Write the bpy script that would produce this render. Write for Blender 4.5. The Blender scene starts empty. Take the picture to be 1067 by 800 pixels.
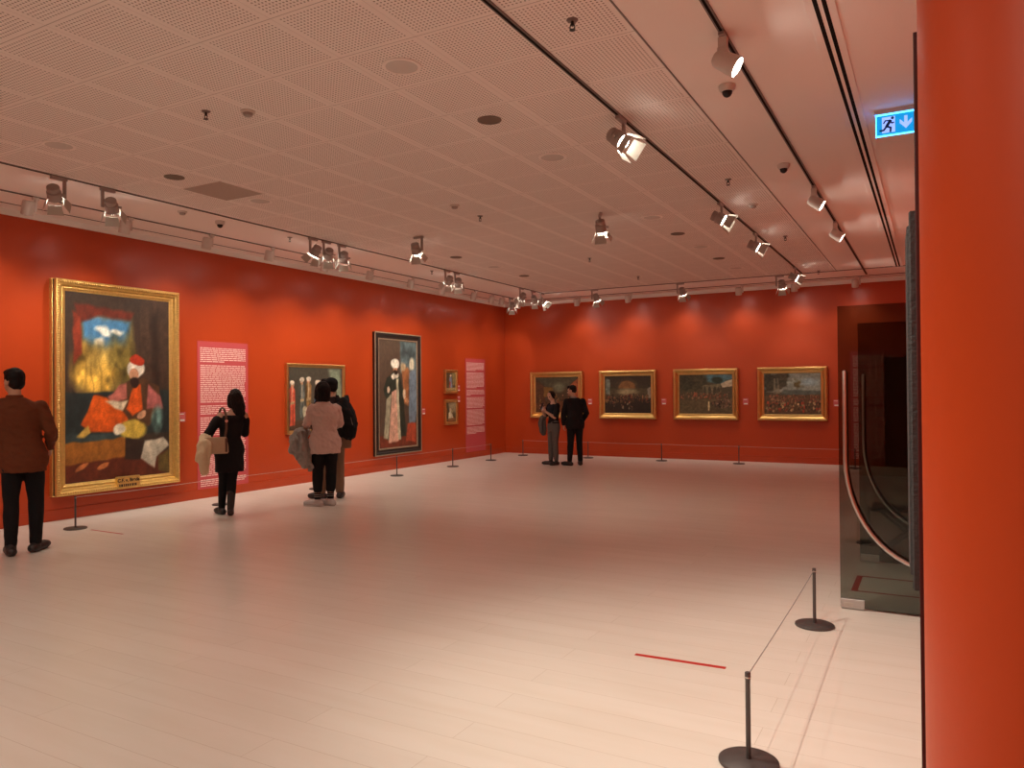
import bpy, bmesh, math, random
import numpy as np
from mathutils import Vector, Matrix, Quaternion
random.seed(7); rng = np.random.default_rng(7)
PI = math.pi
sc = bpy.context.scene
col = sc.collection

# ---------------------------------------------------------------- dimensions
XL, YB, WT, HC = -9.445, 16.658, 3.647, 3.72      # left wall, back wall, wall top, ceiling
XR = 0.20                                           # right wall beyond the column
XE, YE = 3.2, -3.2                                  # room behind the camera

# ---------------------------------------------------------------- helpers
def tag(o, label=None, cat=None, group=None, kind=None):
    if label: o['label'] = label
    if cat: o['category'] = cat
    if group: o['group'] = group
    if kind: o['kind'] = kind
    return o

def empty(name, loc, rz=0, label=None, cat=None, group=None):
    o = bpy.data.objects.new(name, None); col.objects.link(o)
    o.empty_display_size = .1
    o.location = loc; o.rotation_euler = (0, 0, rz)
    return tag(o, label, cat, group)

def build(name, bm, mat, parent=None, smooth=False, angle=None):
    me = bpy.data.meshes.new(name)
    bmesh.ops.recalc_face_normals(bm, faces=bm.faces)
    bm.to_mesh(me); bm.free()
    mats = mat if isinstance(mat, (list, tuple)) else [mat]
    for m in mats: me.materials.append(m)
    if smooth:
        for p in me.polygons: p.use_smooth = True
        if angle: me.set_sharp_from_angle(angle=math.radians(angle))
    o = bpy.data.objects.new(name, me); col.objects.link(o)
    if parent: o.parent = parent
    return o

def struct(name, bm, mat, **k):
    o = build(name, bm, mat, **k); o['kind'] = 'structure'; return o

def dup(o, parent=None):
    c = o.copy(); col.objects.link(c)
    if parent: c.parent = parent
    for ch in list(o.children): dup(ch, c)
    return c

def B(): return bmesh.new()

def box(bm, lo, hi, bev=0):
    lo, hi = Vector(lo), Vector(hi)
    c = (lo+hi)/2; s = hi-lo
    r = bmesh.ops.create_cube(bm, size=1, matrix=Matrix.Translation(c) @ Matrix.Diagonal((*s, 1)))
    if bev:
        es = {e for v in r['verts'] for e in v.link_edges}
        bmesh.ops.bevel(bm, geom=list(es), offset=bev, segments=2, affect='EDGES', profile=.5)

def basis(d, ref=None):
    d = Vector(d).normalized()
    ref = Vector(ref) if ref else (Vector((0, 0, 1)) if abs(d.z) < .9 else Vector((1, 0, 0)))
    x = ref.cross(d).normalized(); y = d.cross(x)
    return x, y, d

def rings_mesh(bm, rings, cap=True):
    vs = [[bm.verts.new(p) for p in r] for r in rings]
    n = len(vs[0])
    for a, b in zip(vs, vs[1:]):
        for i in range(n):
            bm.faces.new((a[i], a[(i+1) % n], b[(i+1) % n], b[i]))
    if cap:
        bm.faces.new(vs[0][::-1]); bm.faces.new(vs[-1])

def tube(bm, pts, radii, n=12, round_ends=True):
    """tapered tube through points, optional hemispherical ends"""
    pts = [Vector(p) for p in pts]
    if not isinstance(radii, (list, tuple)): radii = [radii]*len(pts)
    P, Rr, D = [], [], []
    N = len(pts)
    for i in range(N):
        d = (pts[min(i+1, N-1)]-pts[max(i-1, 0)]).normalized()
        if i == 0 and round_ends:
            for k in (0, 1, 2):
                t = math.sin(math.radians(10+k*28)); c = math.cos(math.radians(10+k*28))
                P.append(pts[0]-d*radii[0]*c); Rr.append(radii[0]*t); D.append(d)
        P.append(pts[i]); Rr.append(radii[i]); D.append(d)
        if i == N-1 and round_ends:
            for k in (2, 1, 0):
                t = math.sin(math.radians(10+k*28)); c = math.cos(math.radians(10+k*28))
                P.append(pts[i]+d*radii[i]*c); Rr.append(radii[i]*t); D.append(d)
    x, y, _ = basis(D[0])
    rings = []
    pd = D[0]
    for p, r, d in zip(P, Rr, D):
        q = pd.rotation_difference(d); x = (q @ x).normalized(); y = d.cross(x).normalized(); x = y.cross(d); pd = d
        rings.append([p+(x*math.cos(2*PI*k/n)+y*math.sin(2*PI*k/n))*r for k in range(n)])
    rings_mesh(bm, rings)

def lathe(bm, prof, n=24, mat=None):
    """prof: (r, z) list about Z"""
    rings = []
    for r, z in prof:
        rings.append([Vector((max(r, 1e-5)*math.cos(2*PI*k/n), max(r, 1e-5)*math.sin(2*PI*k/n), z)) for k in range(n)])
    if mat: rings = [[mat @ p for p in rr] for rr in rings]
    rings_mesh(bm, rings)

def ell(bm, c, r, rot=None, u=16, v=12):
    m = Matrix.Translation(Vector(c)) @ (rot.to_matrix().to_4x4() if rot else Matrix()) @ Matrix.Diagonal((*r, 1))
    bmesh.ops.create_uvsphere(bm, u_segments=u, v_segments=v, radius=1, matrix=m)

def prism(bm, pts, axis_vec):
    """polygon pts (3d) extruded along axis_vec"""
    a = [bm.verts.new(p) for p in pts]; b = [bm.verts.new(Vector(p)+Vector(axis_vec)) for p in pts]
    n = len(a)
    bm.faces.new(a); bm.faces.new(b[::-1])
    for i in range(n): bm.faces.new((a[i], b[i], b[(i+1) % n], a[(i+1) % n]))

def text_mesh(name, body, size, mat, parent, loc, depth=.002, align='CENTER'):
    cu = bpy.data.curves.new(name, 'FONT'); cu.body = body; cu.size = size; cu.extrude = depth; cu.offset = size*.03
    cu.align_x = align; cu.align_y = 'CENTER'
    t = bpy.data.objects.new(name+'_tmp', cu); col.objects.link(t)
    dg = bpy.context.evaluated_depsgraph_get()
    me = bpy.data.meshes.new_from_object(t.evaluated_get(dg))
    bpy.data.objects.remove(t)
    me.transform(Matrix.Rotation(PI/2, 4, 'X')); me.materials.clear(); me.materials.append(mat)
    o = bpy.data.objects.new(name, me); col.objects.link(o); o.parent = parent; o.location = loc
    return o

# ---------------------------------------------------------------- materials
def srgb(r, g, b):
    f = lambda c: ((c/255+.055)/1.055)**2.4 if c > 10 else c/255/12.92
    return (f(r), f(g), f(b), 1)

def mat(name, color, rough=.5, metal=0, bump=0, bscale=40, var=0, vscale=6, spec=.5, coat=0, coord='Object'):
    m = bpy.data.materials.new(name); m.use_nodes = True
    nt = m.node_tree; b = nt.nodes['Principled BSDF']
    b.inputs['Base Color'].default_value = color
    b.inputs['Roughness'].default_value = rough; b.inputs['Metallic'].default_value = metal
    b.inputs['Specular IOR Level'].default_value = spec; b.inputs['Coat Weight'].default_value = coat
    tc = nt.nodes.new('ShaderNodeTexCoord')
    nz = nt.nodes.new('ShaderNodeTexNoise'); nz.inputs['Scale'].default_value = vscale; nz.inputs['Detail'].default_value = 4
    nt.links.new(tc.outputs[coord], nz.inputs['Vector'])
    mx = nt.nodes.new('ShaderNodeMix'); mx.data_type = 'RGBA'
    mx.inputs[6].default_value = tuple(c*(1-var) for c in color[:3])+(1,)
    mx.inputs[7].default_value = tuple(min(1, c*(1+var)) for c in color[:3])+(1,)
    nt.links.new(nz.outputs['Fac'], mx.inputs[0]); nt.links.new(mx.outputs[2], b.inputs['Base Color'])
    if bump:
        n2 = nt.nodes.new('ShaderNodeTexNoise'); n2.inputs['Scale'].default_value = bscale; n2.inputs['Detail'].default_value = 3
        nt.links.new(tc.outputs[coord], n2.inputs['Vector'])
        bp = nt.nodes.new('ShaderNodeBump'); bp.inputs['Strength'].default_value = bump; bp.inputs['Distance'].default_value = .01
        nt.links.new(n2.outputs['Fac'], bp.inputs['Height']); nt.links.new(bp.outputs['Normal'], b.inputs['Normal'])
    return m

def emis(name, color, strength, base=None):
    m = bpy.data.materials.new(name); m.use_nodes = True
    b = m.node_tree.nodes['Principled BSDF']
    b.inputs['Base Color'].default_value = base or color
    b.inputs['Emission Color'].default_value = color; b.inputs['Emission Strength'].default_value = strength
    return m

def math_nodes(nt):
    def M(op, a, b=None, c=None):
        n = nt.nodes.new('ShaderNodeMath'); n.operation = op
        for i, v in enumerate((a, b, c)):
            if v is None: continue
            if isinstance(v, (int, float)): n.inputs[i].default_value = v
            else: nt.links.new(v, n.inputs[i])
        return n.outputs[0]
    return M

def wall_material():
    m = mat('red_wall_paint', WALLC, rough=.35, bump=.05, bscale=25, var=.05, vscale=1.2, spec=.5)
    return m

WALLC = (0.47, 0.054, 0.010, 1)
M = {}
M['wall'] = wall_material()
M['wallcol'] = mat('red_column_paint', (.52, .055, .008, 1), rough=.42, bump=.05, bscale=25, var=.04, vscale=1.2, spec=.28)
M['base'] = mat('red_baseboard_paint', (WALLC[0]*.95, WALLC[1]*.95, WALLC[2], 1), rough=.36, bump=.03, var=.04)
M['white'] = mat('white_ceiling_paint', (.90, .825, .775, 1), rough=.75, bump=.03, bscale=60, var=.02, vscale=2)
M['trimw'] = mat('white_trim_paint', (.85, .82, .78, 1), rough=.5, var=.02)

def ceiling_perf():
    m = bpy.data.materials.new('perforated_ceiling_tile'); m.use_nodes = True
    nt = m.node_tree; b = nt.nodes['Principled BSDF']; Mn = math_nodes(nt)
    b.inputs['Roughness'].default_value = .8
    tc = nt.nodes.new('ShaderNodeTexCoord'); sp = nt.nodes.new('ShaderNodeSeparateXYZ')
    nt.links.new(tc.outputs['Object'], sp.inputs[0])
    T = .6
    u = Mn('FRACT', Mn('DIVIDE', Mn('ADD', sp.outputs[0], 1.55+20*T), T))
    v = Mn('FRACT', Mn('DIVIDE', Mn('ADD', sp.outputs[1], -3.77+20*T), T))
    U = Mn('MULTIPLY', u, T); V = Mn('MULTIPLY', v, T)
    p = .0262
    mu, mv = .037, .026
    def cell(W, mg):
        n = int((T-2*mg)/p); pp = (T-2*mg)/n
        q = Mn('DIVIDE', Mn('SUBTRACT', W, mg), pp)
        inn = Mn('MULTIPLY', Mn('GREATER_THAN', W, mg), Mn('LESS_THAN', W, T-mg))
        return Mn('SUBTRACT', Mn('FRACT', q), .5), inn
    cu, iu = cell(U, mu); cv, iv = cell(V, mv)
    d = Mn('SQRT', Mn('ADD', Mn('MULTIPLY', cu, cu), Mn('MULTIPLY', cv, cv)))
    hole = Mn('MULTIPLY', Mn('LESS_THAN', d, .24), Mn('MULTIPLY', iu, iv))
    seam_v = Mn('LESS_THAN', Mn('ABSOLUTE', Mn('SUBTRACT', v, .5)), 2)   # constant 1
    sv = Mn('LESS_THAN', V, .006); su = Mn('LESS_THAN', U, .0035)
    seam = Mn('MAXIMUM', sv, Mn('MULTIPLY', su, .55))
    fac = Mn('MAXIMUM', Mn('MULTIPLY', hole, .9), Mn('MULTIPLY', seam, .62))
    mx = nt.nodes.new('ShaderNodeMix'); mx.data_type = 'RGBA'
    mx.inputs[6].default_value = (.90, .825, .775, 1); mx.inputs[7].default_value = (.22, .16, .13, 1)
    nt.links.new(fac, mx.inputs[0]); nt.links.new(mx.outputs[2], b.inputs['Base Color'])
    return m
M['perf'] = ceiling_perf()

def floor_mat():
    m = bpy.data.materials.new('whitewashed_plank_floor'); m.use_nodes = True
    nt = m.node_tree; b = nt.nodes['Principled BSDF']
    tc = nt.nodes.new('ShaderNodeTexCoord')
    br = nt.nodes.new('ShaderNodeTexBrick')
    br.offset = .37; br.inputs['Scale'].default_value = 1
    br.inputs['Brick Width'].default_value = 1.9; br.inputs['Row Height'].default_value = .19
    br.inputs['Mortar Size'].default_value = .0012; br.inputs['Mortar Smooth'].default_value = .2; br.inputs['Bias'].default_value = 0
    br.inputs['Color1'].default_value = (.70, .64, .575, 1); br.inputs['Color2'].default_value = (.73, .67, .605, 1)
    br.inputs['Mortar'].default_value = (.50, .42, .34, 1)
    nt.links.new(tc.outputs['Object'], br.inputs['Vector'])
    mp = nt.nodes.new('ShaderNodeMapping'); mp.inputs['Scale'].default_value = (.9, 7, 1)
    nt.links.new(tc.outputs['Object'], mp.inputs['Vector'])
    nz = nt.nodes.new('ShaderNodeTexNoise'); nz.inputs['Scale'].default_value = 1.3; nz.inputs['Detail'].default_value = 4; nz.inputs['Roughness'].default_value = .5
    nt.links.new(mp.outputs[0], nz.inputs['Vector'])
    cr = nt.nodes.new('ShaderNodeValToRGB')
    cr.color_ramp.elements[0].position = .28; cr.color_ramp.elements[0].color = (.955, .94, .92, 1)
    cr.color_ramp.elements[1].position = .6; cr.color_ramp.elements[1].color = (1, 1, 1, 1)
    nt.links.new(nz.outputs['Fac'], cr.inputs[0])
    mx = nt.nodes.new('ShaderNodeMix'); mx.data_type = 'RGBA'; mx.blend_type = 'MULTIPLY'; mx.inputs[0].default_value = 1
    nt.links.new(br.outputs['Color'], mx.inputs[6]); nt.links.new(cr.outputs[0], mx.inputs[7])
    nt.links.new(mx.outputs[2], b.inputs['Base Color'])
    n2 = nt.nodes.new('ShaderNodeTexNoise'); n2.inputs['Scale'].default_value = 3; n2.inputs['Detail'].default_value = 3
    nt.links.new(mp.outputs[0], n2.inputs['Vector'])
    mr = nt.nodes.new('ShaderNodeMapRange'); mr.inputs[3].default_value = .27; mr.inputs[4].default_value = .31
    nt.links.new(n2.outputs['Fac'], mr.inputs[0]); nt.links.new(mr.outputs[0], b.inputs['Roughness'])
    bp = nt.nodes.new('ShaderNodeBump'); bp.inputs['Strength'].default_value = .15; bp.inputs['Distance'].default_value = .001
    nt.links.new(br.outputs['Fac'], bp.inputs['Height']); nt.links.new(bp.outputs['Normal'], b.inputs['Normal'])
    return m
M['floor'] = floor_mat()
M['gold'] = mat('gilded_wood', (.86, .56, .18, 1), rough=.34, metal=.85, bump=.5, bscale=55, var=.25, vscale=30)
M['goldorn'] = mat('gilded_ornament', (.72, .44, .14, 1), rough=.38, metal=.7, bump=1.0, bscale=70, var=.4, vscale=60)
M['goldplain'] = mat('satin_gilt_frame', (.72, .47, .17, 1), rough=.33, metal=.95, bump=.15, bscale=40, var=.15, vscale=12)
M['ebony'] = mat('dark_stained_frame_wood', (.018, .014, .012, 1), rough=.35, bump=.1, var=.3)
M['silverline'] = mat('worn_silver_gilt_edge', (.42, .34, .24, 1), rough=.4, metal=.6, var=.3, vscale=25)
M['lampgrey'] = mat('grey_lamp_enamel', (.36, .30, .27, 1), rough=.42, var=.05)
M['lampwhite'] = mat('white_lamp_enamel', (.62, .55, .50, 1), rough=.45, var=.04)
M['darkgap'] = mat('dark_track_slot', (.010, .008, .007, 1), spec=.1, rough=.8, var=.1)
M['trackgrey'] = mat('grey_track_metal', (.20, .16, .145, 1), rough=.45, metal=.3, var=.1)
M['black'] = mat('black_metal', (.012, .011, .011, 1), rough=.4, metal=.2, var=.2)
M['post'] = mat('dark_grey_powder_coat', (.085, .072, .07, 1), rough=.42, metal=.4, bump=.05, var=.1)
M['cord'] = mat('grey_elastic_cord', (.30, .27, .25, 1), rough=.7, var=.1)
M['cordred'] = mat('pale_elastic_cord', (.55, .45, .42, 1), rough=.7, var=.1)
M['tape'] = mat('red_floor_tape', (.45, .02, .015, 1), rough=.5, var=.1)
M['panelpink'] = mat('rose_printed_panel', (.55, .075, .085, 1), rough=.5, var=.03)
M['texttint'] = mat('pale_pink_print', (.90, .62, .57, 1), rough=.6, var=.05)
M['card'] = mat('rose_label_card', (.60, .12, .12, 1), rough=.6, var=.05)
M['cardwhite'] = mat('white_label_print', (.85, .78, .72, 1), rough=.6, var=.05)
M['lens'] = emis('lit_lamp_lens', (1, .93, .82, 1), 15)
M['flapmetal'] = mat('reflective_barn_door_metal', (.46, .42, .36, 1), rough=.35, var=.05)  # paler than the head enamel, one tone on every barn door
M['speakertrim'] = mat('pinkish_grille_cloth', (.62, .57, .53, 1), rough=.8, bump=.1, bscale=200, var=.05)
M['grille'] = mat('dark_grey_speaker_grille', (.19, .15, .12, 1), rough=.8, bump=.2, bscale=200, var=.15)
M['steel'] = mat('brushed_steel', (.62, .58, .54, 1), rough=.28, metal=1, bump=.03, bscale=120, var=.08)
M['patch'] = mat('satin_steel_patch', (.55, .52, .50, 1), rough=.4, metal=.8, var=.05)
M['slabgrey'] = mat('speckled_dark_grey_frame', (.036, .033, .034, 1), rough=.6, bump=.4, bscale=90, var=.5, vscale=80)
M['maroon'] = mat('maroon_edge_trim', (.06, .004, .003, 1), rough=.5, var=.1)
M['door'] = mat('black_door_paint', (.012, .010, .011, 1), rough=.5, var=.2)

def glass_mat(tint):
    m = bpy.data.materials.new('grey_tinted_glass'); m.use_nodes = True
    nt = m.node_tree; nt.nodes.clear()
    o = nt.nodes.new('ShaderNodeOutputMaterial'); t = nt.nodes.new('ShaderNodeBsdfTransparent'); g = nt.nodes.new('ShaderNodeBsdfGlossy')
    t.inputs[0].default_value = tint; g.inputs['Roughness'].default_value = .02
    lw = nt.nodes.new('ShaderNodeFresnel'); lw.inputs[0].default_value = 1.45
    mx = nt.nodes.new('ShaderNodeMixShader')
    nt.links.new(lw.outputs[0], mx.inputs[0]); nt.links.new(t.outputs[0], mx.inputs[1]); nt.links.new(g.outputs[0], mx.inputs[2])
    nt.links.new(mx.outputs[0], o.inputs[0]); return m
M['glass'] = glass_mat((.52, .54, .50, 1))     # crossed twice (two faces)

# ---------------------------------------------------------------- setting
bm = B(); box(bm, (XL, YE, -.1), (XE, YB, 0)); struct('floor', bm, M['floor'])
# ceiling: perforated field plus plain bands (two materials, one object)
bm = B()
xs = [XL, -7.57, -1.55, XE]; ys = [YE, 15.15, YB]
for i in range(3):
    for j in range(2):
        vs = [bm.verts.new(p) for p in ((xs[i], ys[j], HC), (xs[i], ys[j+1], HC), (xs[i+1], ys[j+1], HC), (xs[i+1], ys[j], HC))]
        f = bm.faces.new(vs); f.material_index = 1 if (i == 1 and j == 0) else 0
bmesh.ops.remove_doubles(bm, verts=bm.verts, dist=1e-4)
box(bm, (XL, YE, HC+.02), (XE, YB, HC+.12))
struct('ceiling', bm, [M['white'], M['perf']])
bm = B(); box(bm, (XL-.15, YE, -.1), (XL, YB+.15, HC+.12)); struct('wall_left', bm, M['wall'])
bm = B(); box(bm, (XL, YB, -.1), (XE, YB+.15, HC+.12)); struct('wall_back', bm, M['wall'])
bm = B(); box(bm, (XL, YE-.15, -.1), (XE, YE, HC+.12)); struct('wall_rear', bm, M['wall'])
bm = B(); box(bm, (XE, YE, -.1), (XE+.15, YB, HC+.12)); struct('wall_side', bm, M['wall'])
# right wall with a doorway between the two open glass leaves
bm = B()
box(bm, (XR, 3.2, 0), (XR+.18, 5.86, HC)); box(bm, (XR, 7.46, 0), (XR+.18, YB, HC)); box(bm, (XR, 5.86, 2.2), (XR+.18, 7.46, HC))
struct('wall_right', bm, M['wall'])
# the near column: rounded corner toward the room
bm = B(); r = .42; x0, y0 = -.027, 1.66
pts = [(x0+r-r*math.cos(a), y0+r-r*math.sin(a)) for a in [PI/2*k/24 for k in range(25)]]
pts = [(x0, 3.2)]+pts+[(XE, y0), (XE, 3.2)]
prism(bm, [Vector((x, y, 0)) for x, y in pts], (0, 0, HC))
struct('wall_column', bm, M['wallcol'], smooth=True, angle=40)
bm = B(); box(bm, (-.0370, 2.15, 0), (-.0272, 2.27, 2.44), .002); struct('trim_1', bm, M['maroon'])
# white cornice strips
bm = B(); box(bm, (XL, YE, WT), (XL+.03, YB, HC)); struct('trim_2', bm, M['trimw'])
bm = B(); box(bm, (XL+.03, YB-.03, WT), (XR, YB, HC)); struct('trim_3', bm, M['trimw'])
# shadow gaps between ceiling boards along the cornice
bm = B(); box(bm, (-9.16, YE, HC-.004), (-9.145, 16.37, HC)); struct('trim_4', bm, M['darkgap'])
bm = B(); box(bm, (-9.145, 16.36, HC-.004), (XR, 16.375, HC)); struct('trim_5', bm, M['trackgrey'])
bm = B(); box(bm, (-1.557, YE, HC-.004), (-1.546, 15.15, HC)); struct('trim_6', bm, M['trackgrey'])
# baseboards
def baseboard(lo, hi, ax):
    bm = B()
    if ax == 0: box(bm, (XL, lo, 0), (XL+.012, hi, .135), .003)
    else: box(bm, (lo, YB-.012, 0), (hi, YB, .135), .003)
    return bm
struct('baseboard_left', baseboard(YE, YB, 0), M['base'])
bm = baseboard(XL+.012, -.86, 1); struct('baseboard_back', bm, M['base'])

# ---------------------------------------------------------------- wall items (local: x right, -y out of wall, z up)
LW = dict(rz=PI/2)
def on_left(name, yc, z, **k): return empty(name, (XL, yc, z), PI/2, **k)
def on_back(name, xc, z, **k): return empty(name, (xc, YB, z), 0, **k)

def frame_bm(w, h, prof):
    """prof: list of (inset from outer edge, depth out of the wall)"""
    bm = B(); rings = []
    for t, d in prof:
        x, z0, z1 = w/2-t, t, h-t
        rings.append([Vector((-x, -d, z0)), Vector((x, -d, z0)), Vector((x, -d, z1)), Vector((-x, -d, z1))])
    vs = [[bm.verts.new(p) for p in r] for r in rings]
    for a, b in zip(vs, vs[1:]):
        for i in range(4): bm.faces.new((a[i], a[(i+1) % 4], b[(i+1) % 4], b[i]))
    return bm

def canvas(parent, w, h, z0, depth, img, name='canvas'):
    """painted canvas: fine grid with the picture's own pigment per vertex"""
    H, W, _ = img.shape
    lin = np.where(img/255 <= .04045, img/255/12.92, ((np.clip(img, 0, 255)/255+.055)/1.055)**2.4)
    xs = np.linspace(-w/2, w/2, W); zs = np.linspace(z0, z0+h, H)
    X, Z = np.meshgrid(xs, zs)
    co = np.stack([X, np.full_like(X, -depth), Z], -1).reshape(-1, 3)
    idx = np.arange(H*W).reshape(H, W)
    f = np.stack([idx[:-1, :-1], idx[:-1, 1:], idx[1:, 1:], idx[1:, :-1]], -1).reshape(-1, 4)
    me = bpy.data.meshes.new(name)
    me.from_pydata(co.tolist(), [], f.tolist())
    ca = me.color_attributes.new('paint', 'FLOAT_COLOR', 'POINT')
    rgba = np.concatenate([lin[::-1].reshape(-1, 3), np.ones((H*W, 1))], 1).astype(np.float32)
    ca.data.foreach_set('color', rgba.ravel())
    me.materials.append(M['paint'])
    o = bpy.data.objects.new(name, me); col.objects.link(o); o.parent = parent
    return o

def paint_material():
    m = bpy.data.materials.new('oil_paint'); m.use_nodes = True
    nt = m.node_tree; b = nt.nodes['Principled BSDF']
    a = nt.nodes.new('ShaderNodeVertexColor'); a.layer_name = 'paint'
    nt.links.new(a.outputs[0], b.inputs['Base Color']); b.inputs['Roughness'].default_value = .42
    nz = nt.nodes.new('ShaderNodeTexNoise'); nz.inputs['Scale'].default_value = 90
    bp = nt.nodes.new('ShaderNodeBump'); bp.inputs['Strength'].default_value = .15; bp.inputs['Distance'].default_value = .003
    nt.links.new(nz.outputs[0], bp.inputs['Height']); nt.links.new(bp.outputs[0], b.inputs['Normal'])
    return m
M['paint'] = paint_material()

class Paint:
    """tiny painter: coordinates u right, v down, 0..1"""
    def __init__(s, W, H, bg):
        s.W, s.H = W, H; s.a = np.ones((H, W, 3))*np.array(bg, float)
        s.u, s.v = np.meshgrid((np.arange(W)+.5)/W, (np.arange(H)+.5)/H)
    def noise(s, cells, seed):
        r = np.random.default_rng(seed); g = r.random((cells+2, cells+2))
        x = s.u*cells; y = s.v*cells; i = x.astype(int); j = y.astype(int); fx = x-i; fy = y-j
        fx = fx*fx*(3-2*fx); fy = fy*fy*(3-2*fy)
        return (g[j, i]*(1-fx)+g[j, i+1]*fx)*(1-fy)+(g[j+1, i]*(1-fx)+g[j+1, i+1]*fx)*fy
    def put(s, mask, c, var=.12, seed=1):
        c = np.array(c, float); n = (s.noise(26, seed)-.5)*2*var+(s.noise(9, seed+5)-.5)*var
        s.a = s.a*(1-mask[..., None])+(c*(1+n)[..., None])*mask[..., None]
    def wob(s, amt, seed):
        return s.u+(s.noise(14, seed)-.5)*amt, s.v+(s.noise(14, seed+9)-.5)*amt
    def ell(s, cu, cv, ru, rv, c, soft=.2, rot=0, var=.12, w=.02, seed=1, al=1):
        U, V = s.wob(w, seed); asp = s.H/s.W
        du = U-cu; dv = (V-cv)*asp; cr, sr = math.cos(rot), math.sin(rot)
        x = (du*cr+dv*sr)/ru; y = (-du*sr+dv*cr)/(rv*asp)
        d = np.sqrt(x*x+y*y); s.put(np.clip((1-d)/soft+.5, 0, 1)*al, c, var, seed)
    def poly(s, P, c, soft=.012, var=.12, w=.015, seed=1, al=1):
        U, V = s.wob(w, seed); inside = np.zeros_like(U, bool); dist = np.full_like(U, 9.)
        n = len(P)
        for k in range(n):
            (x1, y1), (x2, y2) = P[k], P[(k+1) % n]
            if y1 != y2:
                cond = ((y1 > V) != (y2 > V)) & (U < (x2-x1)*(V-y1)/(y2-y1)+x1); inside ^= cond
            ex, ey = x2-x1, y2-y1; L = ex*ex+ey*ey+1e-9
            t = np.clip(((U-x1)*ex+(V-y1)*ey)/L, 0, 1); dist = np.minimum(dist, np.hypot(U-x1-t*ex, V-y1-t*ey))
        sd = np.where(inside, dist, -dist); s.put(np.clip(sd/soft+.5, 0, 1)*al, c, var, seed)
    def grad(s, c0, c1):
        s.a = np.array(c0, float)*(1-s.v[..., None])+np.array(c1, float)*s.v[..., None]
    def crowd(s, u0, u1, v0, v1, n, cols, size=.012, seed=3):
        r = np.random.default_rng(seed)
        for k in range(n):
            u = r.uniform(u0, u1); v = r.uniform(v0, v1); c = cols[r.integers(len(cols))]; k_ = size*r.uniform(.7, 1.3)
            m = (((s.u-u)/k_)**2+((s.v-v)/(k_*2.0))**2) < 1
            s.a[m] = np.array(c)*r.uniform(.6, 1.15)
            m = (((s.u-u)/(k_*.5))**2+((s.v-v+k_*2.2)/(k_*.7))**2) < 1
            s.a[m] = np.array((170, 130, 95))*r.uniform(.5, 1)
    def grain(s, amt, seed=2):
        r = np.random.default_rng(seed); s.a = s.a*(1+(r.random((s.H, s.W, 1))-.5)*amt+(s.noise(40, seed)[..., None]-.5)*amt)
        return np.clip(s.a, 0, 255)

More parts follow.
